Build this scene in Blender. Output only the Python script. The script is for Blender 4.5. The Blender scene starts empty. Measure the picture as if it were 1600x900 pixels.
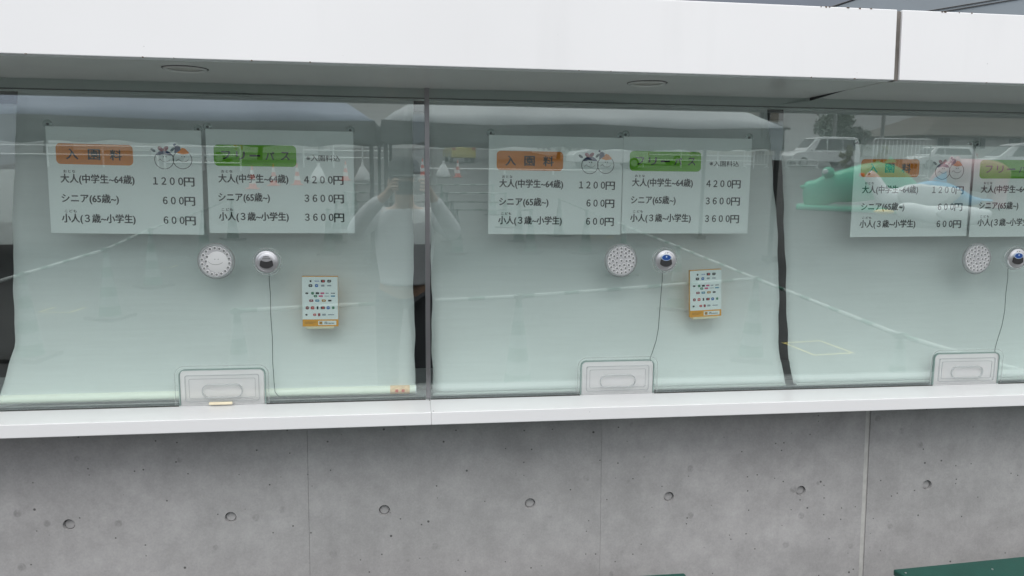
import bpy, bmesh, math, random
from mathutils import Vector, Matrix

random.seed(7)
SC = bpy.context.scene
COL = SC.collection

# ------------------------------------------------------------------ camera, sky, sun, exposure
YAW, PITCH, ROLL = math.radians(7.657), math.radians(5.12), 0.0035
EYE = 1.52
Fv = Vector((math.sin(YAW) * math.cos(PITCH), math.cos(YAW) * math.cos(PITCH), -math.sin(PITCH)))
Rv = Vector((math.cos(YAW), -math.sin(YAW), 0))
Uv = Rv.cross(Fv)
R2 = Rv * math.cos(ROLL) + Uv * math.sin(ROLL)
U2 = Uv * math.cos(ROLL) - Rv * math.sin(ROLL)
cam_data = bpy.data.cameras.new('camera')
cam_data.sensor_width = 36.0
cam_data.lens = 26.775
cam_data.clip_start = 0.005
cam_data.clip_end = 2000
cam = bpy.data.objects.new('camera', cam_data)
COL.objects.link(cam)
cam.matrix_world = Matrix(((R2.x, U2.x, -Fv.x, 0), (R2.y, U2.y, -Fv.y, 0), (R2.z, U2.z, -Fv.z, EYE), (0, 0, 0, 1)))
SC.camera = cam

world = bpy.data.worlds.new('World')
SC.world = world
world.use_nodes = True
wn, wl = world.node_tree.nodes, world.node_tree.links
wn.clear()
w_out = wn.new('ShaderNodeOutputWorld')
w_bg = wn.new('ShaderNodeBackground')
w_sky = wn.new('ShaderNodeTexSky')
w_sky.sky_type = 'NISHITA'
w_sky.sun_disc = False
SUN_EL, SUN_AZ = math.radians(63), math.radians(188)      # high and behind the photographer
w_sky.sun_elevation = SUN_EL
w_sky.sun_rotation = SUN_AZ
w_sky.dust_density = 4.0
w_co = wn.new('ShaderNodeTexCoord')
w_map = wn.new('ShaderNodeMapping')
w_map.inputs['Scale'].default_value = (1.0, 1.0, 2.6)
w_noise = wn.new('ShaderNodeTexNoise')
w_noise.inputs['Scale'].default_value = 1.7
w_noise.inputs['Detail'].default_value = 5
w_ramp = wn.new('ShaderNodeValToRGB')
w_ramp.color_ramp.elements[0].position = 0.3
w_ramp.color_ramp.elements[0].color = (12.2, 12.6, 13.0, 1)
w_ramp.color_ramp.elements[1].position = 0.7
w_ramp.color_ramp.elements[1].color = (16.2, 16.4, 16.5, 1)
w_mix = wn.new('ShaderNodeMix')
w_mix.data_type = 'RGBA'
w_mix.inputs['Factor'].default_value = 0.90               # overcast: the cloud layer hides nearly all blue
wl.new(w_co.outputs['Generated'], w_map.inputs['Vector'])
wl.new(w_map.outputs['Vector'], w_noise.inputs['Vector'])
wl.new(w_noise.outputs['Fac'], w_ramp.inputs['Fac'])
wl.new(w_sky.outputs['Color'], w_mix.inputs['A'])
wl.new(w_ramp.outputs['Color'], w_mix.inputs['B'])
# overcast luminance: the horizon is a third as bright as the zenith
w_sep = wn.new('ShaderNodeSeparateXYZ')
w_lum = wn.new('ShaderNodeMapRange')
w_lum.inputs['From Min'].default_value = 0.0
w_lum.inputs['From Max'].default_value = 1.0
w_lum.inputs['To Min'].default_value = 0.28
w_lum.inputs['To Max'].default_value = 1.0
w_mul = wn.new('ShaderNodeMix')
w_mul.data_type = 'RGBA'
w_mul.blend_type = 'MULTIPLY'
w_mul.inputs['Factor'].default_value = 1.0
wl.new(w_co.outputs['Generated'], w_sep.inputs[0])
wl.new(w_sep.outputs['Z'], w_lum.inputs['Value'])
wl.new(w_mix.outputs['Result'], w_mul.inputs['A'])
wl.new(w_lum.outputs['Result'], w_mul.inputs['B'])
wl.new(w_mul.outputs['Result'], w_bg.inputs['Color'])
w_bg.inputs['Strength'].default_value = 0.105
wl.new(w_bg.outputs['Background'], w_out.inputs['Surface'])

sun_data = bpy.data.lights.new('sun', 'SUN')
sun_data.energy = 1.5
sun_data.angle = math.radians(45)
sun_data.color = (1.0, 0.97, 0.93)
sun = bpy.data.objects.new('sun', sun_data)
COL.objects.link(sun)
sd = Vector((math.sin(SUN_AZ) * math.cos(SUN_EL), math.cos(SUN_AZ) * math.cos(SUN_EL), math.sin(SUN_EL)))
sun.rotation_euler = sd.to_track_quat('Z', 'Y').to_euler()

SC.view_settings.view_transform = 'Standard'
SC.view_settings.look = 'None'
SC.view_settings.gamma = 1.0
SC.view_settings.exposure = 0.72
SC.cycles.max_bounces = 14
SC.cycles.transparent_max_bounces = 24
SC.cycles.glossy_bounces = 6

# ------------------------------------------------------------------ helpers
def tag(o, label=None, cat=None, group=None, kind=None):
    if label: o['label'] = label
    if cat: o['category'] = cat
    if group: o['group'] = group
    if kind: o['kind'] = kind
    return o

def empty(name, loc=(0, 0, 0), rot=(0, 0, 0), label=None, cat=None, group=None):
    o = bpy.data.objects.new(name, None)
    o.empty_display_size = 0.1
    COL.objects.link(o)
    o.location = loc
    o.rotation_euler = rot
    return tag(o, label, cat, group)

def copy_tree(o, parent=None):
    c = o.copy()
    COL.objects.link(c)
    c.parent = parent
    for ch in o.children:
        copy_tree(ch, c)
    return c

class MB:
    """collects shapes for ONE mesh object"""
    def __init__(s):
        s.v, s.f, s.m = [], [], []
    def add(s, vs, fs, m=0):
        b = len(s.v)
        s.v += [tuple(p) for p in vs]
        s.f += [tuple(i + b for i in f) for f in fs]
        s.m += [m] * len(fs)
        return s
    def box(s, x0, x1, y0, y1, z0, z1, m=0):
        return s.add([(x0, y0, z0), (x1, y0, z0), (x1, y1, z0), (x0, y1, z0), (x0, y0, z1), (x1, y0, z1), (x1, y1, z1), (x0, y1, z1)],
                     [(0, 3, 2, 1), (4, 5, 6, 7), (0, 1, 5, 4), (1, 2, 6, 5), (2, 3, 7, 6), (3, 0, 4, 7)], m)
    def cyl(s, p0, p1, r0, r1=None, n=12, m=0, caps=True):
        r1 = r0 if r1 is None else r1
        p0, p1 = Vector(p0), Vector(p1)
        d = (p1 - p0).normalized()
        a = d.orthogonal().normalized()
        b = d.cross(a)
        vs = []
        for p, r in ((p0, r0), (p1, r1)):
            for i in range(n):
                t = 2 * math.pi * i / n
                vs.append(p + (a * math.cos(t) + b * math.sin(t)) * r)
        fs = [(i, (i + 1) % n, n + (i + 1) % n, n + i) for i in range(n)]
        if caps:
            fs += [tuple(range(n))[::-1], tuple(range(n, 2 * n))]
        return s.add(vs, fs, m)
    def tube(s, pts, r, n=8, m=0):
        pts = [Vector(p) for p in pts]
        vs, fs = [], []
        prev = None
        for k, p in enumerate(pts):
            d = (pts[min(k + 1, len(pts) - 1)] - pts[max(k - 1, 0)]).normalized()
            a = d.orthogonal().normalized() if prev is None else (prev - d * prev.dot(d)).normalized()
            prev = a
            b = d.cross(a)
            rr = r[k] if isinstance(r, (list, tuple)) else r
            for i in range(n):
                t = 2 * math.pi * i / n
                vs.append(p + (a * math.cos(t) + b * math.sin(t)) * rr)
        for k in range(len(pts) - 1):
            for i in range(n):
                fs.append((k * n + i, k * n + (i + 1) % n, (k + 1) * n + (i + 1) % n, (k + 1) * n + i))
        fs += [tuple(range(n))[::-1], tuple(range((len(pts) - 1) * n, len(pts) * n))]
        return s.add(vs, fs, m)
    def ell(s, c, r, nu=16, nv=10, m=0):
        vs, fs = [], []
        for j in range(nv + 1):
            ph = math.pi * j / nv
            for i in range(nu):
                th = 2 * math.pi * i / nu
                vs.append((c[0] + r[0] * math.sin(ph) * math.cos(th), c[1] + r[1] * math.sin(ph) * math.sin(th), c[2] + r[2] * math.cos(ph)))
        for j in range(nv):
            for i in range(nu):
                fs.append((j * nu + i, (j + 1) * nu + i, (j + 1) * nu + (i + 1) % nu, j * nu + (i + 1) % nu))
        return s.add(vs, fs, m)
    def plate(s, outline, y0, y1, m=0):
        """outline in (x, z), counter-clockwise seen from -y; extruded between y0 (front) and y1"""
        n = len(outline)
        vs = [(x, y0, z) for x, z in outline] + [(x, y1, z) for x, z in outline]
        fs = [tuple(range(n)), tuple(range(n, 2 * n))[::-1]]
        fs += [(i, i + n, (i + 1) % n + n, (i + 1) % n) for i in range(n)]
        return s.add(vs, fs, m)
    def band(s, outer, inner, y0, y1, m=0, closed=True):
        """ring between two outlines (x, z) of equal length"""
        n = len(outer)
        vs = [(x, y, z) for y in (y0, y1) for o in (outer, inner) for x, z in o]
        fs = []
        for i in range(n if closed else n - 1):
            j = (i + 1) % n
            fs += [(i, j, n + j, n + i), (2 * n + i, 3 * n + i, 3 * n + j, 2 * n + j),
                   (i, 2 * n + i, 2 * n + j, j), (n + i, n + j, 3 * n + j, 3 * n + i)]
        return s.add(vs, fs, m)
    def lathe(s, prof, n=32, m=0):
        """profile of (radius, y); axis is y, front is -y"""
        vs, fs = [], []
        for r, y in prof:
            for i in range(n):
                t = 2 * math.pi * i / n
                vs.append((r * math.cos(t), y, r * math.sin(t)))
        for k in range(len(prof) - 1):
            for i in range(n):
                fs.append((k * n + i, k * n + (i + 1) % n, (k + 1) * n + (i + 1) % n, (k + 1) * n + i))
        return s.add(vs, fs, m)
    def lathez(s, prof, n=20, m=0, c=(0, 0)):
        vs, fs = [], []
        for r, z in prof:
            for i in range(n):
                t = 2 * math.pi * i / n
                vs.append((c[0] + r * math.cos(t), c[1] + r * math.sin(t), z))
        for k in range(len(prof) - 1):
            mm = m[k] if isinstance(m, (list, tuple)) else m
            s.add(vs[k * n:(k + 2) * n], [(i, (i + 1) % n, n + (i + 1) % n, n + i) for i in range(n)], mm)
        return s
    def mesh(s, name, mats, smooth=False):
        me = bpy.data.meshes.new(name)
        me.from_pydata(s.v, [], s.f)
        for mt in (mats if isinstance(mats, (list, tuple)) else [mats]):
            me.materials.append(mt)
        for p, k in zip(me.polygons, s.m):
            p.material_index = k
            p.use_smooth = smooth
        bm = bmesh.new()
        bm.from_mesh(me)
        bmesh.ops.remove_doubles(bm, verts=bm.verts, dist=1e-6)
        bmesh.ops.recalc_face_normals(bm, faces=bm.faces)
        bm.to_mesh(me)
        bm.free()
        return me
    def build(s, name, mats, parent=None, smooth=False, bevel=0, seg=2, loc=None, angle=None):
        me = s.mesh(name, mats, smooth)
        o = bpy.data.objects.new(name, me)
        COL.objects.link(o)
        o.parent = parent
        if loc: o.location = loc
        if angle is not None and smooth:
            me.set_sharp_from_angle(angle=math.radians(angle))
        if bevel:
            b = o.modifiers.new('bevel', 'BEVEL')
            b.width = bevel
            b.segments = seg
            b.limit_method = 'ANGLE'
            b.angle_limit = math.radians(40)
        return o

def rrect(x0, x1, z0, z1, r, n=5, lower=True):
    """rounded rectangle outline, counter-clockwise seen from -y (x right, z up)"""
    pts = []
    cs = [((x1 - r, z1 - r), 0), ((x0 + r, z1 - r), 90)]
    if lower:
        cs += [((x0 + r, z0 + r), 180), ((x1 - r, z0 + r), 270)]
    for (cx, cz), a in cs:
        for k in range(n + 1):
            t = math.radians(a + 90 * k / n)
            pts.append((cx + r * math.cos(t), cz + r * math.sin(t)))
    if not lower:
        pts += [(x0, z0), (x1, z0)]
    return pts

def mk(name):
    m = bpy.data.materials.new(name)
    m.use_nodes = True
    return m, m.node_tree.nodes, m.node_tree.links, m.node_tree.nodes['Principled BSDF']

def pbr(name, col, rough=0.5, metal=0.0, noise=0.0, scale=8.0, bump=0.0, bscale=60.0, spec=0.5, stretch=(1, 1, 1), coat=0.0):
    m, n, l, b = mk(name)
    b.inputs['Base Color'].default_value = (*col, 1)
    b.inputs['Roughness'].default_value = rough
    b.inputs['Metallic'].default_value = metal
    b.inputs['Specular IOR Level'].default_value = spec
    b.inputs['Coat Weight'].default_value = coat
    if noise or bump:
        tc = n.new('ShaderNodeTexCoord')
        mp = n.new('ShaderNodeMapping')
        mp.inputs['Scale'].default_value = stretch
        l.new(tc.outputs['Object'], mp.inputs['Vector'])
    if noise:
        t = n.new('ShaderNodeTexNoise')
        t.inputs['Scale'].default_value = scale
        t.inputs['Detail'].default_value = 6
        t.inputs['Roughness'].default_value = 0.6
        l.new(mp.outputs['Vector'], t.inputs['Vector'])
        r = n.new('ShaderNodeMapRange')
        r.inputs['From Min'].default_value = 0.3
        r.inputs['From Max'].default_value = 0.7
        r.inputs['To Min'].default_value = 1 - noise
        r.inputs['To Max'].default_value = 1 + noise
        l.new(t.outputs['Fac'], r.inputs['Value'])
        x = n.new('ShaderNodeMix')
        x.data_type = 'RGBA'
        x.blend_type = 'MULTIPLY'
        x.inputs['Factor'].default_value = 1
        x.inputs['A'].default_value = (*col, 1)
        l.new(r.outputs['Result'], x.inputs['B'])
        l.new(x.outputs['Result'], b.inputs['Base Color'])
    if bump:
        t2 = n.new('ShaderNodeTexNoise')
        t2.inputs['Scale'].default_value = bscale
        t2.inputs['Detail'].default_value = 4
        l.new(mp.outputs['Vector'], t2.inputs['Vector'])
        bp = n.new('ShaderNodeBump')
        bp.inputs['Strength'].default_value = bump
        bp.inputs['Distance'].default_value = 0.002
        l.new(t2.outputs['Fac'], bp.inputs['Height'])
        l.new(bp.outputs['Normal'], b.inputs['Normal'])
    return m

def clear(name, tint, r0, rough=0.0, haze=0.0, haze_col=(0.8, 0.8, 0.8)):
    """clear sheet: tinted transmission with a mirror reflection that grows at grazing angles, haze = milky share"""
    m, n, l, b = mk(name)
    n.remove(b)
    out = n['Material Output']
    tr = n.new('ShaderNodeBsdfTransparent')
    tr.inputs['Color'].default_value = (*tint, 1)
    gl = n.new('ShaderNodeBsdfGlossy')
    gl.inputs['Roughness'].default_value = rough
    gl.inputs['Color'].default_value = (0.97, 1.0, 0.99, 1)
    lw = n.new('ShaderNodeLayerWeight')
    lw.inputs['Blend'].default_value = 0.5
    pw = n.new('ShaderNodeMath'); pw.operation = 'POWER'; pw.inputs[1].default_value = 5
    mr = n.new('ShaderNodeMapRange')
    mr.inputs['To Min'].default_value = r0
    mr.inputs['To Max'].default_value = 1.0
    mix = n.new('ShaderNodeMixShader')
    l.new(lw.outputs['Facing'], pw.inputs[0])
    l.new(pw.outputs[0], mr.inputs['Value'])
    l.new(mr.outputs['Result'], mix.inputs['Fac'])
    base = tr
    if haze:
        df = n.new('ShaderNodeBsdfDiffuse')
        df.inputs['Color'].default_value = (*haze_col, 1)
        tl = n.new('ShaderNodeBsdfTranslucent')
        tl.inputs['Color'].default_value = (*haze_col, 1)
        dm = n.new('ShaderNodeMixShader')
        l.new(df.outputs[0], dm.inputs[1]); l.new(tl.outputs[0], dm.inputs[2])
        hm = n.new('ShaderNodeMixShader')
        hm.inputs['Fac'].default_value = haze
        l.new(tr.outputs[0], hm.inputs[1]); l.new(dm.outputs[0], hm.inputs[2])
        base = hm
    l.new(base.outputs[0], mix.inputs[1])
    l.new(gl.outputs[0], mix.inputs[2])
    l.new(mix.outputs[0], out.inputs['Surface'])
    return m

# ------------------------------------------------------------------ materials
def concrete_material():
    m, n, l, b = mk('fair_faced_concrete')
    tc = n.new('ShaderNodeTexCoord')
    oi = n.new('ShaderNodeObjectInfo')
    geo = n.new('ShaderNodeNewGeometry')
    def noise(scale, detail=6, rough=0.6, stretch=None, vec=None):
        t = n.new('ShaderNodeTexNoise')
        t.inputs['Scale'].default_value = scale
        t.inputs['Detail'].default_value = detail
        t.inputs['Roughness'].default_value = rough
        src = geo.outputs['Position']
        if stretch:
            mp = n.new('ShaderNodeMapping')
            mp.inputs['Scale'].default_value = stretch
            l.new(src, mp.inputs['Vector'])
            src = mp.outputs['Vector']
        l.new(src, t.inputs['Vector'])
        return t.outputs['Fac']
    def rng(v, a, b_, c, d):
        r = n.new('ShaderNodeMapRange')
        for k, q in zip(('From Min', 'From Max', 'To Min', 'To Max'), (a, b_, c, d)):
            r.inputs[k].default_value = q
        l.new(v, r.inputs['Value'])
        return r.outputs['Result']
    def mul(a, b_):
        x = n.new('ShaderNodeMath'); x.operation = 'MULTIPLY'
        l.new(a, x.inputs[0]); l.new(b_, x.inputs[1])
        return x.outputs[0]
    big = rng(noise(2.3, 4), 0.3, 0.7, 0.89, 1.10)
    mid = rng(noise(11, 8, 0.75), 0.28, 0.72, 0.84, 1.16)
    fine = rng(noise(180, 3), 0.3, 0.7, 0.94, 1.06)
    streak = rng(noise(5, 5, 0.6, (6, 6, 0.5)), 0.3, 0.7, 0.975, 1.025)
    pan = rng(oi.outputs['Random'], 0, 1, 0.96, 1.05)
    # bug holes: small pits, their shade painted into the colour; larger damp patches
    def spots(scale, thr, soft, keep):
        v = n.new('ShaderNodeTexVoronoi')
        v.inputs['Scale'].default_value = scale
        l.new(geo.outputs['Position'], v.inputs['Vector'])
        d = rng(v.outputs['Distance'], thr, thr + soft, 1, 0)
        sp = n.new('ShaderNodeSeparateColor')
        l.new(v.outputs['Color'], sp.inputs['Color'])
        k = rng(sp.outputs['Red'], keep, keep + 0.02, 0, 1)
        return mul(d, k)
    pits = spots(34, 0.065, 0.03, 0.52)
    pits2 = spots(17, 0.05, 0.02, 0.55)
    damp = spots(11, 0.10, 0.04, 0.35)
    dn = rng(noise(60, 4, 0.7), 0.4, 0.6, 0.2, 1)
    damp = mul(damp, dn)
    tone = mul(mul(mul(big, mid), mul(fine, streak)), pan)
    dark = rng(damp, 0, 1, 1, 0.74)
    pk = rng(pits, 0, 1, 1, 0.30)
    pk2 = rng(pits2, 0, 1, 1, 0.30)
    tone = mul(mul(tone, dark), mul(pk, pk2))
    c = n.new('ShaderNodeMix'); c.data_type = 'RGBA'; c.blend_type = 'MULTIPLY'
    c.inputs['Factor'].default_value = 1
    c.inputs['A'].default_value = (0.308, 0.305, 0.308, 1)
    l.new(tone, c.inputs['B'])
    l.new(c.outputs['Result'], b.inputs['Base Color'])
    b.inputs['Roughness'].default_value = 0.62
    b.inputs['Specular IOR Level'].default_value = 0.35
    hsum = n.new('ShaderNodeMath'); hsum.operation = 'ADD'
    l.new(pk, hsum.inputs[0]); l.new(pk2, hsum.inputs[1])
    h2 = n.new('ShaderNodeMath'); h2.operation = 'MULTIPLY_ADD'
    l.new(mid, h2.inputs[0]); h2.inputs[1].default_value = 0.35
    l.new(hsum.outputs[0], h2.inputs[2])
    bp = n.new('ShaderNodeBump')
    bp.inputs['Strength'].default_value = 0.5
    bp.inputs['Distance'].default_value = 0.002
    l.new(h2.outputs[0], bp.inputs['Height'])
    l.new(bp.outputs['Normal'], b.inputs['Normal'])
    return m

def panel_material():
    """white coated metal with faint rain streaks and specks"""
    m, n, l, b = mk('white_panel')
    geo = n.new('ShaderNodeNewGeometry')
    def noise(scale, stretch, lo, hi, a, c):
        mp = n.new('ShaderNodeMapping'); mp.inputs['Scale'].default_value = stretch
        l.new(geo.outputs['Position'], mp.inputs['Vector'])
        t = n.new('ShaderNodeTexNoise'); t.inputs['Scale'].default_value = scale; t.inputs['Detail'].default_value = 5
        l.new(mp.outputs['Vector'], t.inputs['Vector'])
        r = n.new('ShaderNodeMapRange')
        for k, q in zip(('From Min', 'From Max', 'To Min', 'To Max'), (lo, hi, a, c)):
            r.inputs[k].default_value = q
        l.new(t.outputs['Fac'], r.inputs['Value'])
        return r.outputs['Result']
    s = noise(7, (1, 1, 0.12), 0.6, 0.8, 1.0, 0.955)
    d = noise(1.5, (1, 1, 1), 0.3, 0.7, 0.97, 1.02)
    v = n.new('ShaderNodeTexVoronoi'); v.inputs['Scale'].default_value = 14
    l.new(geo.outputs['Position'], v.inputs['Vector'])
    sp = n.new('ShaderNodeMapRange')
    for k, q in zip(('From Min', 'From Max', 'To Min', 'To Max'), (0.012, 0.022, 0.6, 1.0)):
        sp.inputs[k].default_value = q
    l.new(v.outputs['Distance'], sp.inputs['Value'])
    x = n.new('ShaderNodeMath'); x.operation = 'MULTIPLY'; l.new(s, x.inputs[0]); l.new(d, x.inputs[1])
    y = n.new('ShaderNodeMath'); y.operation = 'MULTIPLY'; l.new(x.outputs[0], y.inputs[0]); l.new(sp.outputs['Result'], y.inputs[1])
    c = n.new('ShaderNodeMix'); c.data_type = 'RGBA'; c.blend_type = 'MULTIPLY'; c.inputs['Factor'].default_value = 1
    c.inputs['A'].default_value = (0.70, 0.705, 0.72, 1)
    l.new(y.outputs[0], c.inputs['B'])
    l.new(c.outputs['Result'], b.inputs['Base Color'])
    b.inputs['Roughness'].default_value = 0.3
    return m

def blind_material():
    m, n, l, b = mk('blind_fabric')
    out = n['Material Output']
    b.inputs['Base Color'].default_value = (0.79, 0.80, 0.80, 1)
    b.inputs['Roughness'].default_value = 0.8
    b.inputs['Specular IOR Level'].default_value = 0.2
    geo = n.new('ShaderNodeNewGeometry')
    mp = n.new('ShaderNodeMapping'); mp.inputs['Scale'].default_value = (0.6, 1, 14)
    l.new(geo.outputs['Position'], mp.inputs['Vector'])
    t = n.new('ShaderNodeTexNoise'); t.inputs['Scale'].default_value = 9; t.inputs['Detail'].default_value = 6
    l.new(mp.outputs['Vector'], t.inputs['Vector'])
    t2 = n.new('ShaderNodeTexNoise'); t2.inputs['Scale'].default_value = 4; t2.inputs['Detail'].default_value = 3
    l.new(geo.outputs['Position'], t2.inputs['Vector'])
    a = n.new('ShaderNodeMath'); a.operation = 'ADD'
    l.new(t.outputs['Fac'], a.inputs[0]); l.new(t2.outputs['Fac'], a.inputs[1])
    r = n.new('ShaderNodeMapRange')
    for k, q in zip(('From Min', 'From Max', 'To Min', 'To Max'), (0.7, 1.3, 0.965, 1.035)):
        r.inputs[k].default_value = q
    l.new(a.outputs[0], r.inputs['Value'])
    c = n.new('ShaderNodeMix'); c.data_type = 'RGBA'; c.blend_type = 'MULTIPLY'; c.inputs['Factor'].default_value = 1
    c.inputs['A'].default_value = (0.79, 0.80, 0.80, 1)
    l.new(r.outputs['Result'], c.inputs['B'])
    l.new(c.outputs['Result'], b.inputs['Base Color'])
    tl = n.new('ShaderNodeBsdfTranslucent'); tl.inputs['Color'].default_value = (0.6, 0.62, 0.6, 1)
    mx = n.new('ShaderNodeMixShader'); mx.inputs['Fac'].default_value = 0.04
    l.new(b.outputs[0], mx.inputs[1]); l.new(tl.outputs[0], mx.inputs[2]); l.new(mx.outputs[0], out.inputs['Surface'])
    return m

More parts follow.
